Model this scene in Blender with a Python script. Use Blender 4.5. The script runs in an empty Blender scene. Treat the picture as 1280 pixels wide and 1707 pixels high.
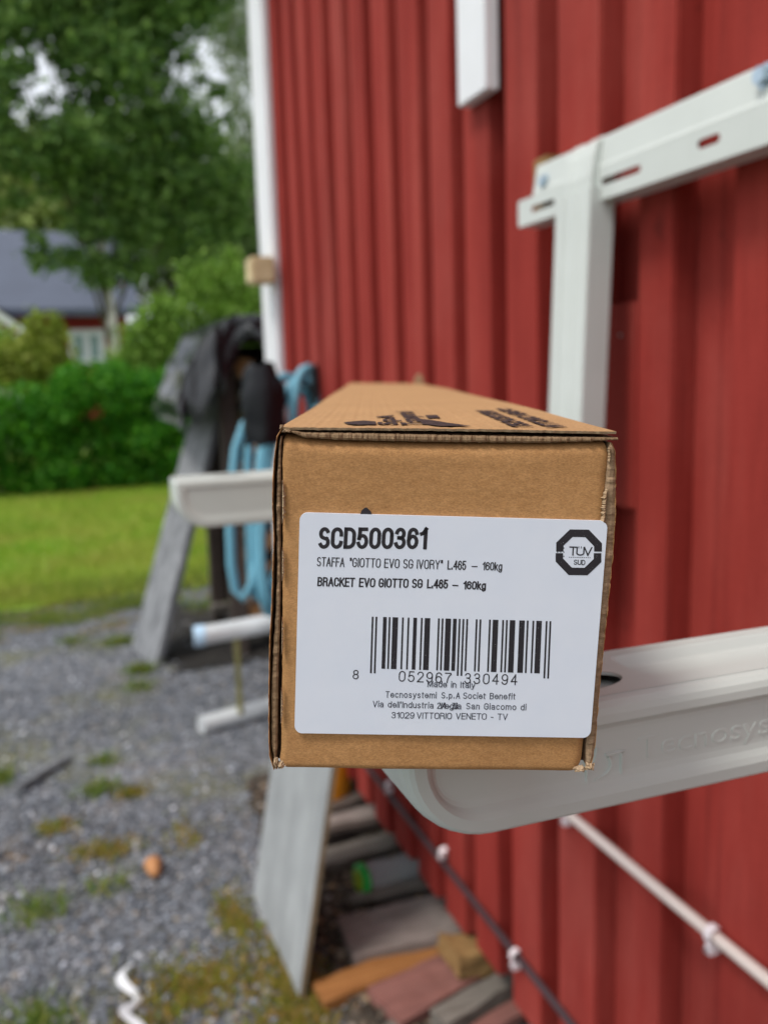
import bpy, bmesh, math, random
import numpy as np
from mathutils import Vector, Matrix, noise
random.seed(7); rng = np.random.default_rng(7)
scn = bpy.context.scene
COL = scn.collection

# ------------------------------------------------------------------ camera, world, sun
F = 1500.0; CX, CY = 640.0, 853.5; H = 1.15
_d = np.array([300, 9787, F]); _d = _d/np.linalg.norm(_d)
_u = np.array([91-640, 0, F]); _u[1] = -(_u[0]*_d[0]+_u[2]*_d[2])/_d[1]; _u = _u/np.linalg.norm(_u)
R = np.array([np.cross(_u, -_d), _u, -_d])
C0 = np.array([0, 0, H])
def ray(px, py): return R @ np.array([(px-CX)/F, (py-CY)/F, 1.0])
FOCUS = 0.222
cd = bpy.data.cameras.new('camera'); cam = bpy.data.objects.new('camera', cd); COL.objects.link(cam)
m = Matrix.Identity(4)
for j, e in enumerate([(1, 0, 0), (0, -1, 0), (0, 0, -1)]):
    v = R @ np.array(e, float)
    for i in range(3): m[i][j] = v[i]
m[0][3], m[1][3], m[2][3] = C0
cam.matrix_world = m
cd.sensor_fit = 'HORIZONTAL'; cd.sensor_width = 36; cd.lens = 36*F/1280
cd.clip_start = 0.01; cd.clip_end = 500
cd.dof.use_dof = True; cd.dof.focus_distance = FOCUS+0.002; cd.dof.aperture_fstop = 16.5
scn.camera = cam

SUN_EL, SUN_AZ = 58, 252        # overcast: broad soft sun, from behind-left of the camera
w = bpy.data.worlds.new("World"); scn.world = w; w.use_nodes = True
nt = w.node_tree; nt.nodes.clear()
sky = nt.nodes.new('ShaderNodeTexSky'); sky.sky_type = 'NISHITA'; sky.sun_disc = False
sky.sun_elevation = math.radians(SUN_EL); sky.sun_rotation = math.radians(SUN_AZ)
sky.dust_density = 4; sky.air_density = 1.0; sky.ozone_density = 1.0
hs = nt.nodes.new('ShaderNodeHueSaturation'); hs.inputs['Saturation'].default_value = 0.38
cloud = nt.nodes.new('ShaderNodeMixRGB'); cloud.inputs[2].default_value = (9.5, 9.9, 10.6, 1); cloud.inputs[0].default_value = 0.6
bg = nt.nodes.new('ShaderNodeBackground'); bg.inputs['Strength'].default_value = 0.125
wo = nt.nodes.new('ShaderNodeOutputWorld')
nt.links.new(sky.outputs[0], hs.inputs['Color']); nt.links.new(hs.outputs[0], cloud.inputs[1])
nt.links.new(cloud.outputs[0], bg.inputs[0]); nt.links.new(bg.outputs[0], wo.inputs[0])
sd = bpy.data.lights.new('sun', 'SUN'); sd.energy = 1.9; sd.angle = math.radians(14); sd.color = (1, 0.95, 0.88)
so = bpy.data.objects.new('sun', sd); COL.objects.link(so)
az, el = math.radians(SUN_AZ), math.radians(SUN_EL)
sdir = Vector((math.sin(az)*math.cos(el), math.cos(az)*math.cos(el), math.sin(el)))
so.rotation_euler = sdir.to_track_quat('Z', 'Y').to_euler()
scn.view_settings.view_transform = 'Standard'; scn.view_settings.look = 'None'
scn.view_settings.exposure = 0.15; scn.view_settings.gamma = 1
scn.cycles.max_bounces = 8; scn.cycles.transparent_max_bounces = 12

# ------------------------------------------------------------------ material helpers
class NT:
    def __init__(s, name):
        s.m = bpy.data.materials.new(name); s.m.use_nodes = True
        s.t = s.m.node_tree; s.b = s.t.nodes['Principled BSDF']; s.b.inputs['Specular IOR Level'].default_value = 0.3
        s.co = None
    def n(s, typ, **k):
        x = s.t.nodes.new(typ)
        for a, b in k.items(): setattr(x, a, b)
        return x
    def l(s, a, b): s.t.links.new(a, b)
    def coord(s, scale=(1, 1, 1), rot=(0, 0, 0), kind='Object'):
        tc = s.n('ShaderNodeTexCoord'); mp = s.n('ShaderNodeMapping')
        mp.inputs['Scale'].default_value = scale; mp.inputs['Rotation'].default_value = rot
        s.l(tc.outputs[kind], mp.inputs[0]); return mp.outputs[0]
    def noise(s, vec, scale, detail=4, rough=0.55, dist=0.0):
        x = s.n('ShaderNodeTexNoise'); x.inputs['Scale'].default_value = scale; x.inputs['Detail'].default_value = detail
        x.inputs['Roughness'].default_value = rough; x.inputs['Distortion'].default_value = dist
        s.l(vec, x.inputs['Vector']); return x.outputs['Fac']
    def ramp(s, fac, stops, interp='LINEAR'):
        x = s.n('ShaderNodeValToRGB'); x.color_ramp.interpolation = interp; e = x.color_ramp.elements
        while len(e) < len(stops): e.new(0.5)
        for i, (p, c) in enumerate(stops):
            e[i].position = p; e[i].color = (c[0], c[1], c[2], 1) if hasattr(c, '__len__') else (c, c, c, 1)
        s.l(fac, x.inputs[0]); return x.outputs[0]
    def mix(s, fac, a, b, mode='MIX'):
        x = s.n('ShaderNodeMixRGB', blend_type=mode)
        for i, v in enumerate((fac, a, b)):
            if hasattr(v, 'is_linked'): s.l(v, x.inputs[i])
            elif hasattr(v, '__len__'): x.inputs[i].default_value = (v[0], v[1], v[2], 1)
            else: x.inputs[i].default_value = v if i == 0 else (v, v, v, 1)
        return x.outputs[0]
    def bump(s, h, strength=0.3, dist=0.001):
        x = s.n('ShaderNodeBump'); x.inputs['Strength'].default_value = strength; x.inputs['Distance'].default_value = dist
        s.l(h, x.inputs['Height']); s.l(x.outputs[0], s.b.inputs['Normal'])
    def set(s, color=None, rough=None, metal=None):
        for k, v in (('Base Color', color), ('Roughness', rough), ('Metallic', metal)):
            if v is None: continue
            if hasattr(v, 'is_linked'): s.l(v, s.b.inputs[k])
            elif hasattr(v, '__len__'): s.b.inputs[k].default_value = (v[0], v[1], v[2], 1)
            else: s.b.inputs[k].default_value = v
        return s.m

def plain(name, col, rough=0.6, metal=0.0, var=0.15, scale=8, bump=0.0):
    s = NT(name); f = s.noise(s.coord(), scale, 5)
    c = s.ramp(f, [(0.3, [x*(1-var) for x in col]), (0.7, [min(1, x*(1+var)) for x in col])])
    if bump: s.bump(s.noise(s.coord(), scale*12, 3), bump, 0.002)
    return s.set(c, rough, metal)

def mat_card(name, a, b, fib=1.0):
    s = NT(name); v = s.coord()
    big = s.noise(v, 28, 4, 0.6); mid = s.noise(s.coord((1, 1, 1.9)), 300, 5, 0.75); fine = s.noise(s.coord((1, 1, 2.6)), 1500, 3, 0.75)
    c = s.ramp(mid, [(0.25, b), (0.75, a)])
    c = s.mix(s.ramp(big, [(0.3, 0.0), (0.75, 0.45)]), c, [x*0.8 for x in b])
    c = s.mix(0.75*fib, c, s.ramp(fine, [(0.3, 0.60), (0.68, 1.28)]), 'MULTIPLY')
    s.bump(mid, 0.25, 0.0002)
    return s.set(c, 0.85)
M = {}
M['card'] = mat_card('kraft_cardboard', (0.53, 0.29, 0.12), (0.38, 0.19, 0.07))
M['card_top'] = mat_card('kraft_cardboard_top', (0.54, 0.32, 0.15), (0.46, 0.26, 0.115))
M['card_edge'] = mat_card('corrugated_edge', (0.36, 0.24, 0.14), (0.19, 0.115, 0.06))
M['card_edge_light'] = mat_card('corrugated_edge_pale', (0.42, 0.29, 0.18), (0.24, 0.15, 0.085))
M['card_torn'] = mat_card('torn_paper', (0.56, 0.42, 0.28), (0.38, 0.26, 0.15))
M['card_gap_shade'] = mat_card('cardboard_gap_shade', (0.10, 0.05, 0.025), (0.05, 0.022, 0.01))
M['ink'] = NT('black_ink').set((0.028, 0.024, 0.03), 0.5)
def _ink(name, thr, sc):
    s = NT(name); v = s.coord((1, 1, 1)); f = s.noise(v, sc, 2, 0.8)
    return s.set(s.ramp(f, [(thr, (0.025, 0.022, 0.028)), (thr+0.05, (0.55, 0.57, 0.6))]), 0.5)
M['ink_speckle'] = _ink('speckled_black_ink', 0.69, 3400)
M['ink_speckle2'] = _ink('speckled_black_print', 0.72, 3000)
M['ink_light'] = NT('thin_black_ink').set((0.05, 0.05, 0.07), 0.5)
def _ink_top():
    s = NT('worn_ink_on_cardboard'); f = s.noise(s.coord(), 700, 4, 0.7)
    return s.set(s.ramp(f, [(0.45, (0.025, 0.018, 0.022)), (0.9, (0.16, 0.09, 0.06))]), 0.7)
M['ink_top'] = _ink_top()
def _label():
    s = NT('white_label_paper'); f = s.noise(s.coord(), 60, 5, 0.6)
    s.bump(s.noise(s.coord(), 140, 4), 0.12, 0.0006)
    return s.set(s.ramp(f, [(0.3, (0.68, 0.735, 0.84)), (0.7, (0.72, 0.765, 0.855))]), 0.42)
M['label'] = _label()
def _ivory():
    s = NT('ivory_powder_coat'); f = s.noise(s.coord(), 14, 4)
    s.bump(s.noise(s.coord(), 900, 2), 0.05, 0.0003)
    m_ = s.set(s.ramp(f, [(0.3, (0.55, 0.585, 0.56)), (0.7, (0.59, 0.625, 0.60))]), 0.36); return m_
M['ivory'] = _ivory()
def _red():
    s = NT('red_painted_sawn_boards'); v = s.coord((1, 1, 0.16)); 
    broad = s.noise(v, 9, 5, 0.6); grain = s.noise(s.coord((1, 1, 0.05)), 160, 4, 0.7); saw = s.noise(s.coord((1, 1, 9)), 55, 3, 0.6)
    c = s.ramp(broad, [(0.25, (0.215, 0.024, 0.019)), (0.5, (0.295, 0.037, 0.029)), (0.78, (0.37, 0.066, 0.052))])
    fade = s.noise(s.coord((1, 1, 0.5)), 3.2, 5, 0.65)
    c = s.mix(s.ramp(fade, [(0.52, 0.0), (0.75, 0.30)]), c, (0.42, 0.12, 0.10))
    c = s.mix(0.5, c, s.ramp(grain, [(0.3, 0.8), (0.7, 1.15)]), 'MULTIPLY')
    c = s.mix(0.35, c, s.ramp(saw, [(0.3, 0.82), (0.7, 1.12)]), 'MULTIPLY')
    spots = s.noise(s.coord((1, 1, 0.6)), 21, 3, 0.5)
    c = s.mix(s.ramp(spots, [(0.70, 0.0), (0.78, 0.7)]), c, (0.11, 0.02, 0.016))
    # resin streak running down one board
    tc = s.n('ShaderNodeTexCoord'); sp = s.n('ShaderNodeSeparateXYZ'); s.l(tc.outputs['Object'], sp.inputs[0])
    def band(out, cen, wid):
        a = s.n('ShaderNodeMath', operation='SUBTRACT'); a.inputs[1].default_value = cen; s.l(out, a.inputs[0])
        b = s.n('ShaderNodeMath', operation='ABSOLUTE'); s.l(a.outputs[0], b.inputs[0])
        c_ = s.n('ShaderNodeMath', operation='LESS_THAN'); c_.inputs[1].default_value = wid; s.l(b.outputs[0], c_.inputs[0]); return c_.outputs[0]
    yb = band(sp.outputs['Y'], 0.796, 0.0035); zb = band(sp.outputs['Z'], 1.30, 0.20)
    dr = s.ramp(s.noise(s.coord((1, 1, 1)), 24, 2), [(0.47, 0.0), (0.56, 0.75)])
    mm = s.mix(1.0, yb, zb, 'MULTIPLY'); mm = s.mix(1.0, mm, dr, 'MULTIPLY')
    c = s.mix(mm, c, (0.42, 0.16, 0.03))
    stk = s.noise(s.coord((1, 1, 0.02)), 48, 4, 0.7)
    c = s.mix(s.ramp(stk, [(0.56, 0.0), (0.72, 0.55)]), c, (0.12, 0.016, 0.014))
    s.b.inputs['Specular IOR Level'].default_value = 0.12
    s.bump(grain, 0.5, 0.002)
    return s.set(c, 0.9)
M['red'] = _red()
def wood(name, a, b, rough=0.75, ax=0, sc=30):
    s = NT(name); k = [1, 1, 1]; k[ax] = 0.06
    g = s.noise(s.coord(tuple(k)), sc, 6, 0.7, 0.3); bl = s.noise(s.coord(), 7, 4)
    c = s.ramp(g, [(0.28, b), (0.72, a)])
    c = s.mix(s.ramp(bl, [(0.35, 0.0), (0.8, 0.5)]), c, [x*0.6 for x in b])
    s.bump(g, 0.4, 0.002)
    return s.set(c, rough)
M['white_wood'] = plain('white_painted_wood', (0.78, 0.79, 0.82), 0.55, var=0.04)
M['grey_wood'] = wood('weathered_grey_plank', (0.36, 0.375, 0.39), (0.09, 0.095, 0.105), ax=2, sc=24)
M['grey_sheet'] = wood('pale_grey_sheet', (0.42, 0.44, 0.445), (0.25, 0.265, 0.27), ax=2, sc=16)
M['sheet_edge'] = wood('sheet_edge_tan', (0.34, 0.27, 0.17), (0.2, 0.15, 0.09), ax=2)
M['tan_wood'] = wood('fresh_tan_wood', (0.78, 0.66, 0.42), (0.64, 0.50, 0.28), ax=1)
M['yellow_wood'] = wood('yellowed_wood', (0.40, 0.25, 0.10), (0.2, 0.11, 0.04), sc=75)
M['orange_wood'] = wood('orange_brown_wood', (0.42, 0.19, 0.06), (0.25, 0.10, 0.03), sc=75)
M['pink_wood'] = wood('worn_pinkish_board', (0.33, 0.27, 0.25), (0.13, 0.115, 0.10), sc=75)
M['redold_wood'] = wood('faded_red_board', (0.32, 0.14, 0.115), (0.16, 0.07, 0.06), sc=75)
M['dark_wood'] = wood('dark_rotting_wood', (0.13, 0.10, 0.085), (0.05, 0.04, 0.035), sc=75)
M['greyd_wood'] = wood('grey_brown_board', (0.25, 0.225, 0.195), (0.085, 0.075, 0.062), sc=75)
M['log_end'] = wood('split_birch_wood', (0.60, 0.34, 0.15), (0.34, 0.15, 0.05), ax=2)
M['bark'] = plain('log_bark', (0.12, 0.075, 0.05), 0.9, var=0.5, scale=30, bump=0.5)
def _tarp():
    s = NT('dark_grey_tarpaulin'); f = s.noise(s.coord(), 9, 5)
    s.b.inputs['Specular IOR Level'].default_value = 0.7
    rg = s.n('ShaderNodeTexNoise'); rg.noise_type = 'RIDGED_MULTIFRACTAL'; rg.inputs['Scale'].default_value = 7; rg.inputs['Detail'].default_value = 3; s.l(s.coord((1, 1, .6)), rg.inputs['Vector']); s.bump(rg.outputs['Fac'], 0.6, 0.03)
    return s.set(s.ramp(f, [(0.35, (0.008, 0.009, 0.011)), (0.7, (0.018, 0.020, 0.024))]), 0.22)
M['tarp'] = _tarp()
M['black'] = plain('black_plastic', (0.012, 0.014, 0.017), 0.4)
M['hose'] = plain('light_blue_hose', (0.17, 0.42, 0.54), 0.28, var=0.12, scale=4)
M['galv'] = plain('galvanised_tube', (0.68, 0.71, 0.72), 0.38, 0.25, var=0.12)
M['cap'] = plain('pale_blue_cap', (0.45, 0.62, 0.78), 0.3)
M['olive'] = plain('olive_painted_rod', (0.26, 0.24, 0.09), 0.5)
M['zinc'] = plain('zinc_bolt', (0.42, 0.52, 0.60), 0.3, 0.7)
M['cable'] = plain('brown_black_cable', (0.055, 0.035, 0.04), 0.45)
M['pipe'] = plain('off_white_pipe', (0.70, 0.60, 0.55), 0.4, var=0.05)
M['clip'] = plain('white_clip_plastic', (0.80, 0.72, 0.74), 0.35, var=0.03)
M['yellow'] = plain('yellow_orange_plastic', (0.72, 0.27, 0.015), 0.35)
M['green'] = plain('green_plastic', (0.02, 0.36, 0.05), 0.4)
M['lime'] = plain('yellow_green_plastic', (0.28, 0.35, 0.02), 0.4)
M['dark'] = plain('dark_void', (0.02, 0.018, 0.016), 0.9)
M['concrete'] = plain('grey_concrete', (0.16, 0.155, 0.145), 0.9, var=0.3, bump=0.4)
M['whitepl'] = plain('white_plastic_strip', (0.66, 0.67, 0.70), 0.4, var=0.1, scale=60)
M['orange_stone'] = plain('orange_brown_stone', (0.47, 0.22, 0.09), 0.6)
M['screw'] = plain('grey_screw', (0.30, 0.29, 0.30), 0.5, 0.5)
def _glass():
    s = NT('clear_plastic'); s.b.inputs['Transmission Weight'].default_value = 0.80; s.b.inputs['IOR'].default_value = 1.36
    return s.set((0.85, 0.9, 0.92), 0.08)
M['glass'] = _glass()

# ------------------------------------------------------------------ object helpers
def tag(o, label=None, cat=None, group=None, kind=None):
    if label: o['label'] = label
    if cat: o['category'] = cat
    if group: o['group'] = group
    if kind: o['kind'] = kind
    return o
def link(name, me, mat, parent=None, loc=None, smooth=False):
    o = bpy.data.objects.new(name, me); COL.objects.link(o)
    mats = mat if isinstance(mat, (list, tuple)) else [mat]
    if len(me.materials) == 0:
        for mm in mats: me.materials.append(mm)
    if parent is not None: o.parent = parent
    if loc is not None: o.location = loc
    if smooth: me.polygons.foreach_set('use_smooth', [True]*len(me.polygons))
    return o
def empty(name, loc=(0, 0, 0), rz=0):
    o = bpy.data.objects.new(name, None); COL.objects.link(o); o.location = loc; o.rotation_euler.z = rz
    o.empty_display_size = 0.05; return o
class MB:
    def __init__(s): s.v = []; s.f = []; s.mi = []
    def add(s, vs, fs, mi=0):
        b = len(s.v); s.v += [tuple(map(float, p)) for p in vs]; s.f += [tuple(b+i for i in f) for f in fs]; s.mi += [mi]*len(fs); return s
    def box(s, x0, x1, y0, y1, z0, z1, mi=0):
        vs = [(x, y, z) for x in (x0, x1) for y in (y0, y1) for z in (z0, z1)]
        return s.add(vs, [(0, 1, 3, 2), (4, 6, 7, 5), (0, 4, 5, 1), (2, 3, 7, 6), (0, 2, 6, 4), (1, 5, 7, 3)], mi)
    def grid(s, P, mi=0, flip=False):     # P [n][m] points
        n, m_ = len(P), len(P[0]); vs = [p for r in P for p in r]; fs = []
        for i in range(n-1):
            for j in range(m_-1):
                q = (i*m_+j, i*m_+j+1, (i+1)*m_+j+1, (i+1)*m_+j); fs.append(q[::-1] if flip else q)
        return s.add(vs, fs, mi)
    def tube(s, pts, r, n=12, caps=True, mi=0, closed=False):
        pts = [Vector(p) for p in pts]; N = len(pts); rs = r if hasattr(r, '__len__') else [r]*N
        rings = []; ref = None
        for i, p in enumerate(pts):
            if closed: t = (pts[(i+1) % N]-pts[i-1]).normalized()
            else: t = (pts[min(i+1, N-1)]-pts[max(i-1, 0)]).normalized()
            if ref is None: ref = Vector((0, 0, 1)) if abs(t.z) < 0.9 else Vector((1, 0, 0))
            a = (ref - t*ref.dot(t)).normalized(); ref = a; b = t.cross(a)
            rings.append([p+(a*math.cos(2*math.pi*k/n)+b*math.sin(2*math.pi*k/n))*rs[i] for k in range(n)])
        vs = [q for rr in rings for q in rr]; fs = []
        for i in range(N if closed else N-1):
            i2 = (i+1) % N
            for k in range(n): fs.append((i*n+k, i*n+(k+1) % n, i2*n+(k+1) % n, i2*n+k))
        if caps and not closed: fs += [tuple(range(n))[::-1], tuple((N-1)*n+k for k in range(n))]
        return s.add(vs, fs, mi)
    def build(s, name, mat, parent=None, smooth=False, bevel=0, loc=None, seg=2):
        me = bpy.data.meshes.new(name); me.from_pydata(s.v, [], s.f); me.polygons.foreach_set('material_index', s.mi)
        if bevel:
            bm = bmesh.new(); bm.from_mesh(me)
            es = [e for e in bm.edges if len(e.link_faces) == 2 and e.calc_face_angle(0) > 0.6]
            bmesh.ops.bevel(bm, geom=es, offset=bevel, segments=seg, affect='EDGES', clamp_overlap=True)
            bm.to_mesh(me); bm.free()
        me.update(); return link(name, me, mat, parent, loc, smooth)
def curve_mesh(splines, extrude=0.0, bevel=0.0, res=2):
    cu = bpy.data.curves.new('tmp', 'CURVE'); cu.dimensions = '2D'; cu.fill_mode = 'BOTH'; cu.extrude = extrude; cu.bevel_depth = bevel; cu.bevel_resolution = res
    for pts in splines:
        sp = cu.splines.new('POLY'); sp.points.add(len(pts)-1)
        for i, p in enumerate(pts): sp.points[i].co = (p[0], p[1], 0, 1)
        sp.use_cyclic_u = True
    o = bpy.data.objects.new('tmp', cu); me = bpy.data.meshes.new_from_object(o); bpy.data.objects.remove(o); return me
def text_mesh(txt, bold=0.0, spacing=1.0, extrude=0.0, bevel=0.0):
    cu = bpy.data.curves.new('t', 'FONT'); cu.body = txt; cu.offset = bold; cu.space_character = spacing; cu.resolution_u = 4
    cu.extrude = extrude; cu.bevel_depth = bevel
    o = bpy.data.objects.new('t', cu); me = bpy.data.meshes.new_from_object(o); bpy.data.objects.remove(o); return me
def verts(me):
    a = np.empty(len(me.vertices)*3); me.vertices.foreach_get('co', a); return a.reshape(-1, 3)
def setverts(me, a): me.vertices.foreach_set('co', np.ascontiguousarray(a, float).ravel()); me.update()
def merge(name, meshes, mat, parent):
    bm = bmesh.new()
    for x in meshes: bm.from_mesh(x)
    me = bpy.data.meshes.new(name); bm.to_mesh(me); bm.free(); me.materials.clear()
    return link(name, me, mat, parent)
def rr(x0, x1, y0, y1, r, n=6):
    out = []
    rs = r if hasattr(r, '__len__') else [r]*4      # corners: x0y0, x1y0, x1y1, x0y1
    for (cx, cy, a0, q) in ((x0+rs[0], y0+rs[0], 180, rs[0]), (x1-rs[1], y0+rs[1], 270, rs[1]), (x1-rs[2], y1-rs[2], 0, rs[2]), (x0+rs[3], y1-rs[3], 90, rs[3])):
        for k in range(n+1):
            a = math.radians(a0+90*k/n); out.append((cx+q*math.cos(a), cy+q*math.sin(a)))
    return out

# ------------------------------------------------------------------ ground
def _ground():
    s = NT('gravel_ground'); v = s.coord()
    vo = s.n('ShaderNodeTexVoronoi'); vo.inputs['Scale'].default_value = 75; s.l(v, vo.inputs['Vector'])
    c = s.ramp(vo.outputs['Color'], [(0.1, (0.06, 0.066, 0.076)), (0.5, (0.16, 0.172, 0.195)), (0.9, (0.32, 0.33, 0.36))])
    c = s.mix(s.ramp(vo.outputs['Distance'], [(0.35, 0.0), (0.8, 0.7)]), c, (0.05, 0.048, 0.045))
    n1 = s.noise(v, 2.3, 5, 0.65)
    c = s.mix(s.ramp(n1, [(0.50, 0.0), (0.66, 0.65)]), c, (0.13, 0.13, 0.035))
    n2 = s.noise(s.coord((1, 1, 1), (0, 0, 1)), 4.1, 5, 0.7)
    c = s.mix(s.ramp(n2, [(0.60, 0.0), (0.72, 0.6)]), c, (0.24, 0.14, 0.045))
    # moss near the front
    tc = s.n('ShaderNodeTexCoord'); sp = s.n('ShaderNodeSeparateXYZ'); s.l(tc.outputs['Object'], sp.inputs[0])
    yr = s.ramp(sp.outputs['Y'], [(0.0, 1.0), (1.0, 1.0)])
    s.bump(vo.outputs['Distance'], 0.6, 0.01)
    return s.set(c, 0.85)
def sheet(name, x0, x1, y0, y1, nx, ny, zf, mat, label=None, jitter=None, kind='structure'):
    P = [[(x0+(x1-x0)*i/nx, y0+(y1-y0)*j/ny, zf(x0+(x1-x0)*i/nx, y0+(y1-y0)*j/ny)) for j in range(ny+1)] for i in range(nx+1)]
    if jitter: P = [[jitter(p, i, j) for j, p in enumerate(r)] for i, r in enumerate(P)]
    o = MB().grid(P, flip=True).build(name, mat); tag(o, kind=kind); return o
big = MB().add([(-80, -30, -0.05), (80, -30, -0.05), (80, 200, -0.05), (-80, 200, -0.05)], [(0, 1, 2, 3)])
M['field'] = plain('distant_grass', (0.07, 0.13, 0.02), 0.9, var=0.3, scale=0.6)
tag(big.build('ground', M['field']), kind='structure')
M['gravel'] = _ground()
sheet('gravel_yard', -5, 3.0, -2, 7.2, 40, 46, lambda x, y: 0.006*noise.noise((x*2, y*2, 0)), M['gravel'])
def _lawn():
    s = NT('lawn_grass'); v = s.coord()
    a = s.noise(s.coord((1, 2.2, 1)), 1.1, 5, 0.6); b = s.noise(v, 60, 3, 0.7)
    c = s.ramp(a, [(0.3, (0.12, 0.24, 0.022)), (0.5, (0.22, 0.31, 0.035)), (0.7, (0.33, 0.34, 0.07))])
    c = s.mix(0.5, c, s.ramp(b, [(0.3, 0.6), (0.7, 1.3)]), 'MULTIPLY')
    return s.set(c, 0.9)
M['lawn'] = _lawn()
def lawn_edge(x): return 5.0 + 0.75*noise.noise((x*1.3, 3.1, 0)) + 0.28*noise.noise((x*5, 1.1, 0)) + 0.5*max(0, x)
PL = [[(x, lawn_edge(x)+(16-lawn_edge(x))*(j/30.0)**1.6, 0.012+0.012*noise.noise((x*2, j*.7, 5))) for j in range(31)] for x in np.linspace(-9, 9, 120)]
tag(MB().grid(PL, flip=True).build('lawn', M['lawn']), kind='structure')
M['soil_shade'] = plain('soil_with_painted_shade', (0.022, 0.020, 0.018), 0.95, var=0.4, scale=14, bump=0.6)  # near-black colour paints the wood stack's shadow onto the soil
# soil strip along the wall foot
M['soil'] = plain('dark_soil_debris', (0.06, 0.048, 0.036), 0.95, var=0.6, scale=18, bump=0.8)
PS = [[(xe, y, 0.012+0.010*noise.noise((xe*9, y*9, 2)) if k else -0.004) for k, xe in enumerate(np.linspace(0.40+0.05*noise.noise((y*3, 0, 0))+0.03*noise.noise((y*11, 0, 0)), 0.95, 14))] for y in np.linspace(1.30, 2.45, 50)]
tag(MB().grid(PS).build('soil', M['soil']), kind='structure')
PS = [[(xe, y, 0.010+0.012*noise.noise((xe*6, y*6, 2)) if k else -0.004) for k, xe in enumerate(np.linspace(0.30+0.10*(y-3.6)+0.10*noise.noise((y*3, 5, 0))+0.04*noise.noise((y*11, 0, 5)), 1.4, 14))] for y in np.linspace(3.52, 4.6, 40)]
tag(MB().grid(PS).build('soil', M['soil_shade']), kind='structure')  # soil under the rack, with the stack's shade put into its colour

# pebbles: real small stones, too many to count
def stones(name, n, region, size, mat, label, zbase=0.002):
    ico_v = []; bm = bmesh.new(); bmesh.ops.create_icosphere(bm, subdivisions=1, radius=1)
    V = np.array([v.co[:] for v in bm.verts]); Fc = np.array([[v.index for v in f.verts] for f in bm.faces]); bm.free()
    x, y = region(n); n = len(x)
    r = size[0]*np.exp(rng.normal(0, 0.38, n)); r = np.clip(r, size[0]*0.5, size[1])
    sc = np.stack([r*rng.uniform(0.7, 1.3, n), r*rng.uniform(0.7, 1.3, n), r*rng.uniform(0.45, 0.8, n)], 1)
    vv = V[None]*(1+rng.normal(0, 0.12, (n, len(V), 1)))*sc[:, None, :]
    a = rng.uniform(0, 6.28, n); ca, sa = np.cos(a)[:, None], np.sin(a)[:, None]
    X = vv[..., 0]*ca-vv[..., 1]*sa+x[:, None]; Y = vv[..., 0]*sa+vv[..., 1]*ca+y[:, None]; Z = vv[..., 2]+zbase+sc[:, 2:3]*0.3
    P = np.stack([X, Y, Z], -1).reshape(-1, 3); FF = (Fc[None]+(np.arange(n)*len(V))[:, None, None]).reshape(-1, 3)
    me = bpy.data.meshes.new(name); me.vertices.add(len(P)); me.vertices.foreach_set('co', P.ravel())
    me.loops.add(FF.size); me.loops.foreach_set('vertex_index', FF.ravel().astype(np.int32))
    me.polygons.add(len(FF)); me.polygons.foreach_set('loop_start', (np.arange(len(FF))*3).astype(np.int32))
    me.update(calc_edges=True); me.validate()
    return tag(link(name, me, mat), label, 'gravel', kind='stuff')
def island_mat(name, stops, rough=0.8, rand=True, trans=0.0, big=None):
    s = NT(name); g = s.n('ShaderNodeNewGeometry')
    c = s.ramp(g.outputs['Random Per Island'], stops)
    if big:
        f = s.noise(s.coord(), big[0], 4, 0.6); c = s.mix(s.ramp(f, [(0.35, 0.0), (0.68, 0.85)]), c, big[1])
    m_ = s.set(c, rough)
    if trans:
        t = s.n('ShaderNodeBsdfTranslucent'); s.l(c, t.inputs[0]); mx = s.n('ShaderNodeMixShader'); mx.inputs[0].default_value = trans
        out = s.t.nodes['Material Output']; s.l(s.b.outputs[0], mx.inputs[1]); s.l(t.outputs[0], mx.inputs[2]); s.l(mx.outputs[0], out.inputs[0])
    return m_
M['pebble'] = island_mat('grey_pebbles', [(0.0, (0.08, 0.088, 0.10)), (0.45, (0.165, 0.18, 0.21)), (0.8, (0.28, 0.30, 0.335)), (0.90, (0.30, 0.25, 0.19)), (0.97, (0.42, 0.44, 0.50)), (1.0, (0.85, 0.86, 0.90))])
def reg_near(n):
    y = 1.2+4.6*rng.random(n)**1.55; x = rng.uniform(-0.85, 0.62, n)*(0.45+0.55*y/2.0); k = (x < 0.44+0.03*rng.normal(size=n)) | (y > 2.75); return x[k], y[k]
stones('gravel_stones', 36000, reg_near, (0.0044, 0.012), M['pebble'], 'loose grey and pale gravel stones covering the yard')
def blades(name, pts, h, wd, mat, label, cat, lean=0.5):
    n = len(pts); P = np.zeros((n, 3, 3)); a = rng.uniform(0, 6.28, n); hh = h*rng.uniform(0.5, 1.3, n)
    P[:, 0] = pts; P[:, 1] = pts; P[:, 2] = pts
    P[:, 0, 0] -= np.cos(a)*wd; P[:, 0, 1] -= np.sin(a)*wd; P[:, 1, 0] += np.cos(a)*wd; P[:, 1, 1] += np.sin(a)*wd
    P[:, 2, 0] += rng.normal(0, lean, n)*hh; P[:, 2, 1] += rng.normal(0, lean, n)*hh; P[:, 2, 2] += hh
    me = bpy.data.meshes.new(name); me.vertices.add(n*3); me.vertices.foreach_set('co', P.ravel())
    me.loops.add(n*3); me.loops.foreach_set('vertex_index', np.arange(n*3, dtype=np.int32)); me.polygons.add(n)
    me.polygons.foreach_set('loop_start', (np.arange(n)*3).astype(np.int32)); me.update(calc_edges=True)
    return tag(link(name, me, mat), label, cat, kind='stuff')
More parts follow.
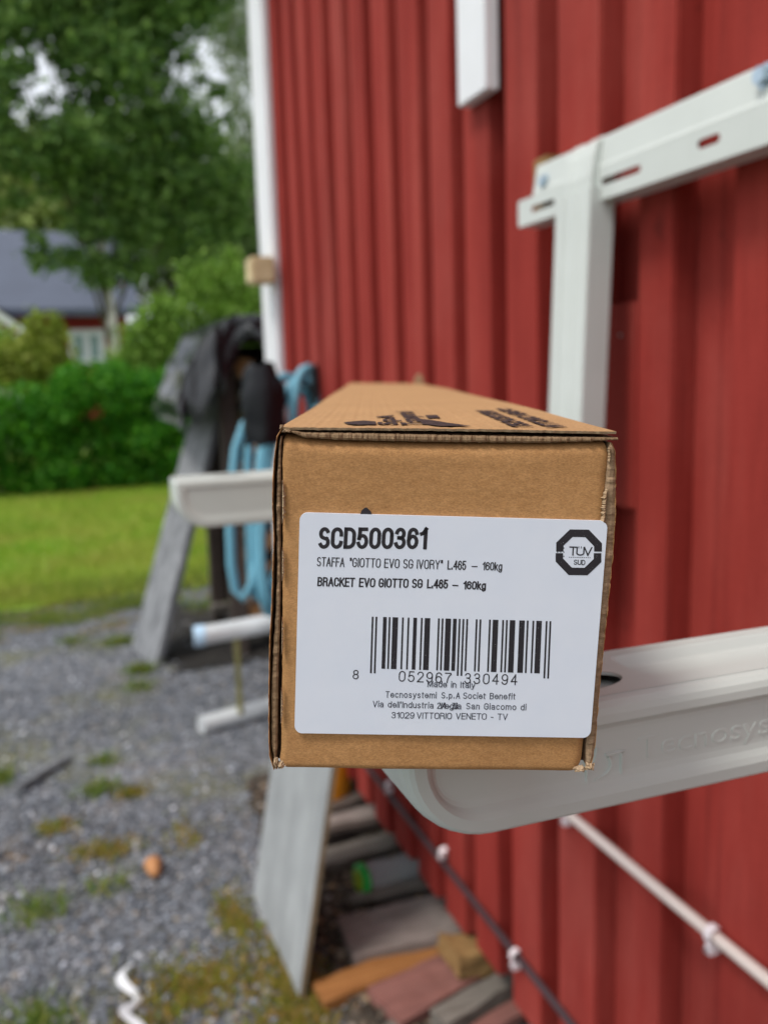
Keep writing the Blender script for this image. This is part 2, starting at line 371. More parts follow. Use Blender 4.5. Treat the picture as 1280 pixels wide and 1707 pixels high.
M['blade'] = island_mat('lawn_blades', [(0.0, (0.10, 0.27, 0.012)), (0.5, (0.22, 0.41, 0.02)), (0.8, (0.34, 0.45, 0.04)), (1.0, (0.44, 0.42, 0.12))], trans=0.3, big=(1.3, (0.34, 0.34, 0.06)))
n = 70000; yy = 4.9+5.3*rng.random(n)**1.2; xx = rng.uniform(-1.35, 2.6, n)*(0.5+yy/10)
ed = np.array([lawn_edge(x) for x in xx]); k = (yy > ed+rng.normal(0, 0.30, n)-.1); 
blades('lawn_grass', np.stack([xx[k], yy[k], np.full(k.sum(), 0.01)], 1), 0.045, 0.006, M['blade'], 'short bright green lawn grass in front of the hedge', 'grass')
M['moss'] = island_mat('moss_and_dry_grass', [(0.0, (0.10, 0.15, 0.01)), (0.4, (0.22, 0.22, 0.02)), (0.7, (0.30, 0.19, 0.04)), (1.0, (0.36, 0.24, 0.09))], trans=0.2)
M['tuft'] = island_mat('green_tufts', [(0.0, (0.07, 0.14, 0.02)), (0.5, (0.15, 0.24, 0.03)), (1.0, (0.32, 0.30, 0.08))], trans=0.3)
mp = []; tp = []
for (cx_, cy_, rx, ry, nn, L) in [(0.33, 1.55, .07, .17, 1500, mp), (0.16, 1.60, .13, .10, 1500, mp), (0.27, 1.80, .04, .10, 500, mp), (0.02, 2.20, .09, .05, 500, mp), (0.11, 2.50, .045, .035, 250, mp), (0.30, 1.43, .08, .08, 700, mp),
        (-0.13, 1.60, .07, .07, 200, tp), (-0.13, 1.98, .07, .06, 120, tp), (0.02, 2.02, .05, .05, 50, tp), (-0.09, 2.37, .06, .05, 260, mp), (0.22, 2.2, .05, .1, 160, mp), (0.20, 1.38, .10, .05, 500, mp), (-0.10, 1.50, .10, .02, 200, tp), (0.02, 1.52, .06, .05, 250, mp), (0.03, 2.55, .07, .05, 150, tp),
        (0.23, 3.60, .045, .04, 300, tp), (0.21, 3.40, .05, .05, 70, tp), (-0.02, 4.15, .06, .04, 90, tp), (0.18, 4.05, .08, .05, 260, tp), (0.30, 4.75, .22, .10, 900, tp), (-0.15, 4.6, .12, .08, 400, tp), (0.75, 4.5, .18, .16, 500, tp), (-.4, 4.7, .2, .1, 500, tp), (0.62, 3.9, .06, .05, 250, tp), (0.05, 2.75, .04, .03, 80, tp), (0.5, 5.1, .3, .1, 500, mp), (-.2, 4.95, .4, .08, 900, mp), (-0.26, 2.75, .06, .06, 200, tp)]:
    a = rng.normal(0, 0.5, (nn, 2)); L.append(np.stack([cx_+a[:, 0]*rx, cy_+a[:, 1]*ry, np.full(nn, 0.004)], 1))
for k in range(170):
    cy_ = 4.15+1.25*random.random()**0.6; cx_ = random.uniform(-1.0, 1.3); e_ = (cy_-4.15)/1.25
    nn = int(40+150*e_); a = rng.normal(0, 0.5, (nn, 2)); (mp if random.random() < .45 else tp).append(np.stack([cx_+a[:, 0]*(.06+.16*e_), cy_+a[:, 1]*(.04+.06*e_), np.full(nn, 0.004)], 1))
blades('moss_patches', np.concatenate(mp), 0.012, 0.0035, M['moss'], 'ochre moss and dry grass growing through the gravel', 'moss', 0.8)
blades('grass_tufts', np.concatenate(tp), 0.035, 0.003, M['tuft'], 'green grass tufts growing through the gravel', 'grass', 0.7)

# ------------------------------------------------------------------ red building
WX, WR = 0.645, 0.677            # face of raised boards, face of recessed boards
bld = tag(empty('red_building', (1.8, 1.0, 0)), 'red painted timber building with board and batten wall along the right', 'building')
b = MB(); YE = 2.72
raised = [(2.56, 2.68), (2.40, 2.50), (2.262, 2.36), (2.13, 2.235), (1.985, 2.075), (1.84, 1.935), (1.70, 1.795), (1.555, 1.655), (1.425, 1.516), (1.285, 1.378), (1.137, 1.232), (0.985, 1.083), (0.842, 0.906)]
y = 0.752
while y > -2.2: raised.append((y-0.093, y)); y -= 0.15
P_in = Matrix.Translation(-Vector(bld.location))
def B(mb): mb.v = [tuple(Vector(p)-bld.location) for p in mb.v]; return mb
b.box(WR, WR+0.03, -2.3, YE-0.02, 0.128, 2.78)
for i, (a, c) in enumerate(raised):
    dz = 0.006*math.sin(i*2.3); b.box(WX+0.0015*math.sin(i*5), WR+0.002, a, c, 0.098+dz, 2.8)
# far gable wall
b.box(WX+0.01, 3.6, YE-0.02, YE, 0.2, 2.8)
y = WX+0.2
while y < 3.5: b.box(y, y+0.09, YE, YE+0.022, 0.172, 2.8); y += 0.15
B(b).build('wall', M['red'], bld, bevel=0.0025)
def bpart(name, mat, *boxes, bevel=0.002, label=None):
    q = MB()
    for bx in boxes: q.box(*bx)
    o = B(q).build(name, mat, bld, bevel=bevel)
    if label: o['label'] = label
    return o
bpart('corner_board', M['white_wood'], (0.622, 0.6435, 2.63, 2.80, 0.10, 2.8), (0.646, 0.76, 2.745, 2.767, 0.19, 2.8), bevel=0.004)
bpart('window_casing', M['white_wood'], (0.622, 0.644, 1.247, 1.343, 1.556, 2.6), bevel=0.0015, label='white board ending on the red wall')
bpart('filler_board', M['red'], (0.649, 0.6765, 0.911, 0.981, 0.978, 1.226), label='short red board nailed between two battens')
bpart('screw', M['screw'], (0.6475, 0.6495, 0.9435, 0.9475, 1.186, 1.190), bevel=0.0005)
bpart('foundation', M['concrete'], (0.72, 3.5, -2.3, 2.68, -0.02, 0.15))
bpart('roof', M['dark_wood'], (0.32, 3.9, -2.6, 3.0, 2.81, 2.86), bevel=0)
o = MB().box(0.551, 0.621, 2.60, 2.68, 1.420, 1.494).build('wood_block', M['tan_wood'], bevel=0.006)
tag(o, 'pale tan wooden block fixed to the white corner board of the red building', 'wooden block')

# ------------------------------------------------------------------ wall bracket (rail, uprights, arms)
brk = tag(empty('wall_bracket', (0.60, 0.6, 1.35)), 'ivory metal wall bracket set with slotted rail, uprights and two arms', 'bracket')
def Bk(me_or_mb):
    if isinstance(me_or_mb, MB): me_or_mb.v = [tuple(Vector(p)-brk.location) for p in me_or_mb.v]; return me_or_mb
    a = verts(me_or_mb); setverts(me_or_mb, a-np.array(brk.location)); return me_or_mb
def arm(y0, wd, x0, hgt, rbl, detail):
    """pressed-steel arm along +X; camera-side face at y0; top at z1"""
    z1 = 1.0475; x1 = 0.585; z0 = z1-hgt; mb = MB(); L = len
    n = 10
    def loop(dt, ds, db, yb, top_r, bot_r):
        hh = hgt-dt-db; tr_ = min(max(top_r, 0.0005), hh*0.35); pts = rr(x0+ds, x1, z0+db, z1-dt, [min(max(bot_r, 0.0005), hh-tr_-0.0004), 0.0004, 0.0004, tr_], n)
        return [(p[0], y0+yb, p[1]) for p in pts]
    k = hgt/0.0365
    spec = [(0, 0, 0, .0060, .004, rbl), (.0007, .0006, .0003, .0032, .0038, rbl-.0004), (.0022, .0018, .001, .0011, .003, rbl-.0012), (.0042, .0032, .0020, .0002, .003, rbl-.0025),
            (.0068, .0070, .0058, 0, .003, rbl-.0055), (.0078, .0084, .0078, .0008, .0035, rbl-.0070), (.0086, .0096, .0098, .0020, .004, rbl-.0085), (.0096, .0108, .0118, .0025, .004, rbl-.0098), (.0110, .0125, .0130, .0026, .004, rbl-.0105)]
    loops = [loop(a*(1+(k-1)*.5) if i > 3 else a, s_*(1+(k-1)*.5) if i > 3 else s_, d_*(1+(k-1)*.5) if i > 3 else d_, yb*(1 if detail or i < 5 else .5), tr, br) for i, (a, s_, d_, yb, tr, br) in enumerate(spec)]
    for A, Bq in zip(loops[:-1], loops[1:]):
        m_ = L(A); mb.add(A+Bq, [(i, (i+1) % m_, m_+(i+1) % m_, m_+i) for i in range(m_)])
    mb.add(loops[-1], [tuple(range(L(loops[-1])))])
    # back side wall and bottom
    A = loops[0]; Bq = [(p[0], y0+wd, p[2]) for p in A]; m_ = L(A)
    sel = [i for i in range(m_) if not (abs(A[i][2]-z1) < 1e-5 and abs(A[(i+1) % m_][2]-z1) < 1e-5) and A[i][2] < z1-0.0005 and (A[i][0] < x0+rbl+0.001 or True)]
    mb.add(A+Bq, [(i, m_+i, m_+(i+1) % m_, (i+1) % m_) for i in sel if A[i][0] < x1-0.003 and not (A[i][2] > z1-0.006 and A[i][0] > x0+0.006)])
    mb.add(Bq, [tuple(range(m_))[::-1]])
    o1 = Bk(mb).build('side_panel', M['ivory'], None, smooth=True)
    # top plate: outline with oval hole and recessed tray
    hx = 0.150+(x0-0.085); hy = y0+0.0200
    outer = rr(x0+0.003, x1, y0+0.0055, y0+wd, [0.002, .0005, .0005, 0.002], 4)
    hole = [(hx+0.0210*math.cos(t), hy+0.0092*math.sin(t)) for t in np.linspace(0, 2*math.pi, 33)[:-1]]
    tx0, tx1, ty0, ty1 = x0+0.0925, x1-0.02, y0+0.0150, y0+wd-0.0055
    tray = rr(tx0, tx1, ty0, ty1, [.010, .004, .004, .004], 8)
    me = curve_mesh([outer, hole, tray])
    a = verts(me); a[:, 2] += z1+0.00005; setverts(me, a); Bk(me)
    mb2 = MB(); prev = [(p[0], p[1], z1) for p in tray]
    for ins, dz in ((.0008, -.0005), (.0030, -.0034), (.0042, -.0040)):
        cur = [(p[0], p[1], z1+dz) for p in rr(tx0+ins, tx1-ins, ty0+ins, ty1-ins, [.010-ins*.6, .004-ins*.6, .004-ins*.6, .004-ins*.6], 8)]
        m_ = L(cur); mb2.add(prev+cur, [(i, (i+1) % m_, m_+(i+1) % m_, m_+i) for i in range(m_)]); prev = cur
    mb2.add(prev, [tuple(range(L(prev)))])
    hp = [(p[0], p[1], z1) for p in hole]; hb = [(p[0], p[1], z1-0.0010) for p in hole]; m_ = L(hp)
    mb2.add(hp+hb, [(i, m_+i, m_+(i+1) % m_, (i+1) % m_) for i in range(m_)])
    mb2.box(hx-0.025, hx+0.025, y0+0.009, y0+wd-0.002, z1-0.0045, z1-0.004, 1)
    o2 = Bk(mb2).build('tray', M['ivory'], None, smooth=True)
    me2 = o2.data; me2.materials.append(M['dark'])
    bm = bmesh.new(); bm.from_mesh(o1.data); 
    bm2 = bmesh.new(); bm.from_mesh(me); bm.from_mesh(me2)
    out = bpy.data.meshes.new('arm'); bm.to_mesh(out); bm.free(); bm2.free(); out.materials.clear(); out.materials.append(M['ivory']); out.materials.append(M['dark'])
    for q in (o1, o2): bpy.data.objects.remove(q)
    o = link('arm', out, M['ivory'], brk, smooth=True); return o
a_near = arm(0.2276, 0.0440, 0.0850, 0.0362, 0.0275, True)
a_far = arm(0.948, 0.0440, 0.1085, 0.0530, 0.0330, False)
# embossed lettering on the near arm
def emboss(txt, x, z, hcap, width=None, slant=0):
    me = text_mesh(txt, bold=-0.012, extrude=0.02, bevel=0.018); a = verts(me); hm = verts(text_mesh('H')); s_ = hcap/(hm[:, 1].max())
    sx = s_ if width is None else width/(a[:, 0].max()-a[:, 0].min())
    b_ = np.stack([x+(a[:, 0]-a[:, 0].min())*sx, 0.2276+0.0026-(a[:, 2])*0.0055, z+a[:, 1]*s_], 1); setverts(me, b_); return Bk(me)
tx = emboss('Tecnosystemi', 0.1660, 1.0255, 0.0072, 0.078)
lg = MB()
def bar(p, q, wdt=0.0006, y=0.2300):
    p = Vector((p[0], y, p[1])); q = Vector((q[0], y, q[1])); lg.tube([p, q], wdt, 6)
lx, lz = 0.1485, 1.0215
bar((lx-.0035, lz+.0105), (lx-.0015, lz+.0055)); bar((lx-.0015, lz+.0055), (lx+.0012, lz+.0060)); bar((lx+.0012, lz+.006), (lx+.0022, lz+.0105)); bar((lx-.0015, lz+.0055), (lx-.0015, lz-.0010))
lg.tube([(lx+.0012+.0062*math.sin(t)*1.0, .2300, lz+.003-.0042*math.cos(t)+.0015) for t in np.linspace(0.0, 2.2, 10)], 0.0006, 6)
bar((lx+.0052, lz+.0078), (lx+.0122, lz+.0078)); bar((lx+.0112, lz+.0078), (lx+.0112, lz+.0005))
lgo = Bk(lg).build('logo_tmp', M['ivory']); lgm = lgo.data; bpy.data.objects.remove(lgo)
e_ = merge('embossed_lettering', [tx, lgm], M['ivory'], a_near)

# rail: lower slotted face, crease, upper face, lips. X about 0.60
def slot(yc, zc, ln, ht): 
    r_ = ht/2; return [(yc-ln/2+r_+r_*math.cos(t), zc+r_*math.sin(t)) for t in np.linspace(math.pi/2, 1.5*math.pi, 7)]+[(yc+ln/2-r_+r_*math.cos(t), zc+r_*math.sin(t)) for t in np.linspace(-math.pi/2, math.pi/2, 7)]
RY0, RY1 = -0.15, 1.108
slots = [slot(0.876, 1.3570, 0.074, 0.0078), slot(0.7335, 1.3585, 0.032, 0.0088), slot(1.044, 1.3550, 0.058, 0.0078), slot(0.56, 1.359, 0.07, 0.0055), slot(0.40, 1.359, 0.026, 0.0062)]
me = curve_mesh([[(RY0, 1.3395), (RY1-0.002, 1.3395), (RY1, 1.3415), (RY1, 1.3690), (RY1-0.002, 1.3715), (RY0, 1.3715)]]+slots, extrude=0.0009)
a = verts(me); setverts(me, np.stack([0.5995+a[:, 2], a[:, 0], a[:, 1]], 1)); Bk(me)
rl = MB(); YU = 1.068
prof = [(0.5986, 1.3715), (0.5984, 1.3735), (0.5992, 1.3755), (0.6010, 1.3780), (0.6045, 1.4060), (0.6055, 1.4082), (0.6080, 1.4090), (0.632, 1.4090)]
rl.grid([[(x, yq, z) for (x, z) in prof] for yq in (RY0, YU)], flip=True)
rl.grid([[(x+.0018, yq, z-.001) for (x, z) in prof] for yq in (RY0, YU)])
rl.grid([[(x+.0018*q, YU, z-.001*q) for (x, z) in prof] for q in (0, 1)])
rl.add([(0.5984, YU, 1.3715), (0.5984, YU, 1.3735), (0.6045, YU, 1.4060), (0.632, YU, 1.409), (0.632, YU, 1.3715)], [(0, 1, 2, 3, 4)])
rl.box(0.5986, 0.632, RY0, RY1-0.002, 1.3378, 1.3394)
rlo = Bk(rl).build('rtmp', M['ivory']); rlm = rlo.data; bpy.data.objects.remove(rlo)
merge('rail', [me, rlm], M['ivory'], brk)
# uprights
def upright(y0):
    u = MB(); w0, dp = 0.075, 0.033; zt, zb = 1.372, 0.985
    prof = [(0.033, 0), (0.0025, 0), (0.0007, 0.0007), (0, 0.0025), (0, 0.016), (0.0022, 0.018), (0.0022, 0.026), (0.0006, 0.028), (0.0006, 0.033), (0.0026, 0.036), (0.0026, 0.056), (0, 0.058), (0, 0.0715), (0.0007, 0.0743), (0.0025, 0.075), (0.033, 0.075)]
    def X0(z): return 0.5675+0.017*(z-zb)/(zt-zb)
    P = [[(X0(z)+p[0], y0+p[1], z) for p in prof] for z in np.linspace(zb, zt-0.020, 10)]
    u.grid(P); 
    # hook head, narrower and stepped in over the rail
    q = [(0.036, 0.006), (0.005, 0.006), (0.003, 0.009), (0.003, 0.030), (0.0055, 0.034), (0.0055, 0.046), (0.003, 0.050), (0.003, 0.066), (0.005, 0.069), (0.036, 0.069)]
    zs = [(zt-0.030, 0), (zt-0.006, 0), (zt+0.018, 0.004), (zt+0.030, 0.008), (zt+0.0375, 0.018)]
    u.grid([[(X0(zt)+min(p[0]+dx, 0.0365), y0+p[1], z) for p in q] for z, dx in zs])
    bot = [(X0(zb)+p[0], y0+p[1], zb) for p in prof]; u.add(bot, [tuple(range(len(bot)))])
    topc = [(X0(zt-.02)+p[0], y0+p[1], zt-.0202) for p in prof]; u.add(topc, [tuple(range(len(topc)))[::-1]])
    return Bk(u).build('upright', M['ivory'], brk)
upright(0.912); upright(0.205)
def bolt(x, y, z, s_=1.0):
    q = MB(); hexp = [(math.cos(k*math.pi/3), math.sin(k*math.pi/3)) for k in range(6)]
    q.tube([(x-0.0075*s_, y, z), (x-0.001, y, z)], 0.0072*s_, 6); q.tube([(x-0.001, y, z), (x+0.0005, y, z)], 0.0095*s_, 20); q.tube([(x, y, z), (x+.03, y, z)], 0.004*s_, 12)
    return Bk(q).build('bolt', M['zinc'], brk, bevel=0.0006)
bolt(0.603, 1.043, 1.3845, 1.0); bolt(0.6025, 0.666, 1.3965, 1.15)
o = MB().box(0.612, 0.6435, 1.056, 1.092, 1.340, 1.4215).build('wood_spacer', M['yellow_wood'], bevel=0.003)
tag(o, 'small tan wooden spacer behind the left end of the ivory rail', 'wooden spacer')
o = MB().box(0.6335, 0.644, 0.62, 0.70, 1.345, 1.403).build('wood_spacer', M['tan_wood'], bevel=0.003)
bpy.data.objects.remove(o)

# ------------------------------------------------------------------ cardboard box
A = ray(616, 618); A = A/np.linalg.norm(A)
W = np.array([0.9443, -0.3255, -0.0503]); W = W-A*np.dot(W, A); W /= np.linalg.norm(W)
U = np.cross(W, A); U = U/np.linalg.norm(U)
if U[2] < 0: U = -U
P0 = C0+ray(735, 1000)*FOCUS
def face_pt(px, py):
    r_ = ray(px, py); return C0+r_*(np.dot(P0-C0, A)/np.dot(r_, A))
ORI = face_pt(470, 1284)
def fl(px, py):                    # pixel on the end face -> local (a, b) metres
    q = face_pt(px, py)-ORI; return float(np.dot(q, W)), float(np.dot(q, U))
box = empty('cardboard_box'); 
mw = Matrix.Identity(4)
for i in range(3): mw[i][0] = W[i]; mw[i][1] = A[i]; mw[i][2] = U[i]; mw[i][3] = ORI[i]
box.matrix_world = mw
tag(box, 'long brown cardboard carton with white product label resting on the bracket arms', 'cardboard box')
def interp(pts, y):
    ys = [p[1] for p in pts]; xs = [p[0] for p in pts]; return float(np.interp(y, ys, xs))
def jit(t, f, amp, seed): return amp*(noise.noise((t*f, seed, 0))+0.5*noise.noise((t*f*2.7, seed, 3)))
BL = 0.80
# end flap: grid between pixel-measured side lines, top edge rolled back
Lf = [(476, 722), (471, 735), (471, 900), (470, 1100), (468, 1255), (466, 1268), (472, 1284)]
Rf = [(1005, 731), (1014, 741), (1016, 760), (1012, 800), (1008, 860), (1004, 950), (994, 1080), (982, 1180), (974.5, 1232), (973, 1255), (970, 1272), (962, 1290)]
nr, nc = 110, 80; P = []
for i in range(nr+1):
    t = i/nr; row = []
    for j in range(nc+1):
        s_ = j/nc
        ytop = 730+5*abs(s_-0.5)**2*4*-1+4*math.exp(-((s_)/0.05)**2)*-1+8*s_**1; ytop = 730+5*s_+4.5*math.sin(s_*3.14)-5*math.exp(-(s_/.06)**2)
        ybot = 1284+6.5*s_
        yy_ = ytop+(ybot-ytop)*t
        xl = interp(Lf, yy_)+jit(t, 16, 1.3, 1); xr_ = interp(Rf, yy_)+jit(t, 22, 0.9, 2)
        px_ = xl+(xr_-xl)*s_
        a_, b_ = fl(px_, yy_+jit(s_, 7, .8, 9)*(1-t))
        dt = (yy_-ytop)/24.0; c = 0.0004
        if dt < 1: c += 0.0046*(1-math.sqrt(max(0, 1-(1-dt)**2)))
        db = (ybot-yy_)/9.0
        if db < 1: c += 0.0013*(1-math.sqrt(max(0, 1-(1-db)**2)))
        dl = (px_-xl)/7.0
        if dl < 1: c += 0.0006*(1-dl)**2
        drr = (xr_-px_)/12.0
        if drr < 1: c += 0.0010*(1-drr)**2
        c += 0.00022*noise.noise((a_*60, b_*60, 0))+0.00035*noise.noise((a_*22, b_*22, 4))
        if yy_ < 850: c += 0.00030*noise.noise((a_*30, b_*260, 8))*max(0, 1-(yy_-ytop)/60)
        row.append((a_, c, b_))
    P.append(row)
mbx = MB().grid(P, flip=False)
ring = [P[i][0] for i in range(nr+1)]+[P[nr][j] for j in range(1, nc+1)]+[P[i][nc] for i in range(nr-1, -1, -1)]+[P[0][j] for j in range(nc-1, 0, -1)]
rb = [(p[0], 0.0075, p[2]) for p in ring]; m_ = len(ring)
mbx.add(ring+rb, [(i, (i+1) % m_, m_+(i+1) % m_, m_+i) for i in range(m_)])
mbx.build('end_flap', M['card'], box, smooth=True)
# vertical / horizontal layers. Each is a sheet: front edge polyline pair, extruded along depth
def layer(name, lefts, rights, mat, y0, y1, c0, c1, amp, seed, n=150, horiz=False, cj=0.0006, wav=0.0):
    mb = MB(); rows = []
    for i in range(n+1):
        y = y0+(y1-y0)*i/n
        l_ = interp(lefts, y)+jit(i, 0.31, amp, seed); r_ = interp(rights, y)+jit(i, 0.27, amp, seed+5)
        if wav: r_ += wav*math.sin(i*1.1)
        cc = c0+jit(i, 0.2, cj, seed+9)
        if horiz: p1, p2 = fl(y, l_), fl(y, r_)
        else: p1, p2 = fl(l_, y), fl(r_, y)
        rows.append([(p1[0], c1, p1[1]), (p1[0], cc+0.0002, p1[1]), (p1[0]*.7+p2[0]*.3, cc-0.0002+jit(i, .5, .0002, seed+3), p1[1]*.7+p2[1]*.3), (p1[0]*.3+p2[0]*.7, cc-0.0002+jit(i, .6, .0002, seed+4), p1[1]*.3+p2[1]*.7), (p2[0], cc+0.0002, p2[1]), (p2[0], c1, p2[1])])
    mb.grid(rows); mb.add([rows[0][k] for k in range(6)], [(0, 1, 2, 3, 4, 5)]); mb.add([rows[-1][k] for k in range(6)], [(5, 4, 3, 2, 1, 0)])
    return mb.build(name, mat, box)
sw = lambda pts, d=0: [(p[1], p[0]) for p in pts]     # helper: interp() wants (value, param)
# left side
LO = [(470, 712), (461, 727), (456, 764), (454, 801), (453, 838), (455.5, 899), (453.5, 950), (452, 1010), (448.5, 1070), (447.2, 1150), (447.2, 1230), (448.5, 1262), (456, 1284)]
LO2 = [(x+1.7, y) for x, y in LO]
layer('side_flap', LO, LO2, M['card'], 716, 1284, 0.0002, BL, 0.5, 11)
LI = [(468, 724), (464.5, 740), (461, 800), (460, 860), (461.5, 950), (459, 1020), (455, 1080), (452, 1150), (452, 1240), (457, 1278)]
LI2 = [(470, 724), (468.5, 740), (468, 800), (467, 900), (467.5, 960), (466, 1040), (463, 1120), (462, 1200), (461.5, 1250), (459, 1278)]
layer('inner_flap', LI, LI2, M['card_edge'], 727, 1276, 0.0008, 0.05, 0.8, 21)
# torn liner along the left edge of the face
liners = []
for (ya, yb, amp) in ((800, 872, 6.5), (912, 968, 4.6), (1028, 1092, 3.4), (1146, 1205, 4.0)):
    prev = None; rows = []
    for i in range(41):
        y = ya+(yb-ya)*i/40; e = math.sin(math.pi*i/40)**.5
        x0_ = interp(Lf, y)-0.6; x1_ = x0_+e*(amp*0.7+jit(i, .45, amp*.9, ya))+0.4
        p1, p2 = fl(x0_, y), fl(x1_, y); rows.append([(p1[0], 0.0002, p1[1]), ((p1[0]+p2[0])/2, -0.0007+jit(i, .7, .0005, 4), (p1[1]+p2[1])/2), (p2[0], 0.0001, p2[1])])
    MB().grid(rows).build('torn_liner', M['card_torn'], box)
for (ya, yb, amp) in ((815, 870, 7.5), (745, 770, 3.0)):
    rows = []
    for i in range(41):
        y = ya+(yb-ya)*i/40; e = math.sin(math.pi*min(1, i/30+0.02) if i < 15 else math.pi/2)**.5
        x1_ = interp(Rf, y)+1.5; x0_ = x1_-e*(amp*0.8+jit(i, .5, amp*.9, ya))-0.6
        p1, p2 = fl(x0_, y), fl(x1_, y); rows.append([(p1[0], 0.0006, p1[1]), ((p1[0]+p2[0])/2, -0.0007+jit(i, .7, .0005, 4), (p1[1]+p2[1])/2), (p2[0], 0.0002, p2[1])])
    MB().grid(rows).build('torn_liner', M['card_torn'], box)
# crumpled corners
def crumple(cx_, cy_, rx, ry, seed, ang=0):
    rows = []
    for i in range(13):
        row = []
        for j in range(13):
            u_, v_ = (i/6-1), (j/6-1); k_ = 1+0.35*noise.noise((u_*2, v_*2, seed)); x_ = cx_+(u_*math.cos(ang)-v_*math.sin(ang))*rx*k_; y_ = cy_+(u_*math.sin(ang)+v_*math.cos(ang))*ry*k_
            e = max(abs(u_), abs(v_)); p_ = fl(x_, y_)
            row.append((p_[0], -0.0006*(1-e**2)+0.0011*noise.noise((u_*2.6, v_*2.6, seed+2))+0.0009*e, p_[1]))
        rows.append(row)
    MB().grid(rows).build('crumpled_corner', M['card_torn'], box)
crumple(459, 1274, 4.5, 10, 3, 0.4); crumple(468, 1277, 8, 5.5, 5, -0.5); crumple(478, 718, 9, 3.0, 8, 0.25); crumple(967, 1284, 11, 4.6, 12, -0.35); crumple(984, 1280, 7.5, 6, 15, 0.2); crumple(469, 712, 3, 4, 17, 0.2)
# right side
RI = [(1018, 738), (1016, 755), (1010, 815), (1006, 860), (1000, 950), (988, 1100), (981, 1190), (979, 1232), (978, 1260), (979, 1280)]
RO = [(1020, 738), (1026, 752), (1027, 790), (1026.5, 860), (1022, 930), (1014, 1010), (1006, 1090), (998, 1170), (993, 1240), (990, 1262), (984, 1280)]
layer('inner_flap', RI, RO, M['card_edge_light'], 738, 1280, 0.0006, 0.05, 0.8, 31)
RS = [(x-0.2, y) for x, y in RO]; RS2 = [(x+1.4, y) for x, y in RO]
layer('side_flap', RS, RS2, M['card'], 740, 1284, 0.0009, BL, 0.5, 41)
# top: lower corrugated layer, then top sheet
TL = [(716, 480), (721, 508), (721.5, 560), (723, 640), (725.5, 760), (728, 900), (729, 1000), (729.5, 1029)]
TL2 = [(718, 480), (729, 504), (733, 560), (735, 640), (737, 760), (738, 900), (736, 980), (733.5, 1029)]
layer('top_inner_flap', TL, TL2, M['card_edge'], 484, 1030, 0.0003, 0.06, 0.8, 51, horiz=True, n=260)
# top sheet as a wavy slab over the full length
rows = []; ns = 170
TT = [(712, 467), (713, 560), (714, 700), (716, 850), (718.5, 960), (719.5, 1028)]
for c in [0, .0006, .004, .012, .03, .06, .1, .16, .24, .34, .46, .58, .7, .8]:
    row = []
    for i in range(ns+1):
        x = 467+(1027.5-467)*i/ns; y = interp(TT, x)+jit(i, .28, 0.8, 61)
        a_, b_ = fl(x, y); cc = c+0.0002+(jit(i, .33, .0007, 71) if c < .002 else 0)
        b2 = b_+0.0010*noise.noise((a_*16, c*5, 2))*min(1, c*8)+0.0014*math.sin(min(1, c/.8)*math.pi)*(i/ns-.2)
        if i > ns-10 and c > 0.01: a_ += 0.0008*noise.noise((c*60, 7, 0))
        if i > ns-8 and c > .15: a_ -= 0.0010*min(1, (c-.15)*5)
        row.append((a_, cc, b2))
    rows.append(row)
mt = MB().grid(rows)
low = [[(p[0], p[1]+0.0003, p[2]-0.00060) for p in r_] for r_ in rows]; mt.grid(low, flip=True)
mt.grid([rows[0], low[0]], mi=1); mt.grid([[r_[0] for r_ in rows], [r_[0] for r_ in low]], mi=1); mt.grid([[r_[-1] for r_ in rows], [r_[-1] for r_ in low]], mi=1, flip=True); mt.grid([rows[-1], low[-1]], flip=True, mi=1)
mt.build('top_flap', [M['card_top'], M['card_torn']], box, smooth=True)
# fuzz fibre at the left-top corner
def topz(a_): return fl(467, 712)[1]+(fl(1027, 719)[1]-fl(467, 712)[1])*a_/(fl(1027, 719)[0])
# hollow body
a0, b0 = 0.0006, 0.0; a1 = fl(1000, 1000)[0]; b1 = fl(700, 723)[1]
bd = MB(); bd.box(a0, a1-0.004, 0.008, 0.78, b0+0.0006, b1-0.0018, 0)
bd.build('body', M['card'], box)
# dark sheet that paints shade into the gaps between the layers
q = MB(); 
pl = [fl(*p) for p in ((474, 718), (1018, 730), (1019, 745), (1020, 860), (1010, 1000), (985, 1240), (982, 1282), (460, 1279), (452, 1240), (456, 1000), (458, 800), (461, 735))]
q.add([(p[0], 0.0052, p[1]) for p in pl], [tuple(range(len(pl)))]); q.build('flap_gap_shade', M['card_gap_shade'], box)
# small flap sticking up at the far end
q = MB(); ta = 0.0755; q.add([(ta-.006, .788, topz(ta)-.001), (ta+.006, .788, topz(ta)-.001), (ta+.0045, .786, topz(ta)+.005), (ta+.001, .785, topz(ta)+.012), (ta-.003, .786, topz(ta)+.010), (ta-.006, .787, topz(ta)+.004)], [(0, 1, 2, 3, 4, 5)])
q.v += [(p[0], p[1]+.002, p[2]) for p in q.v]; q.f += [(11, 10, 9, 8, 7, 6)]+[(i, 6+i, 6+(i+1) % 6, (i+1) % 6) for i in range(6)]; q.mi += [0]*7
q.build('end_tab', M['card_torn'], box)

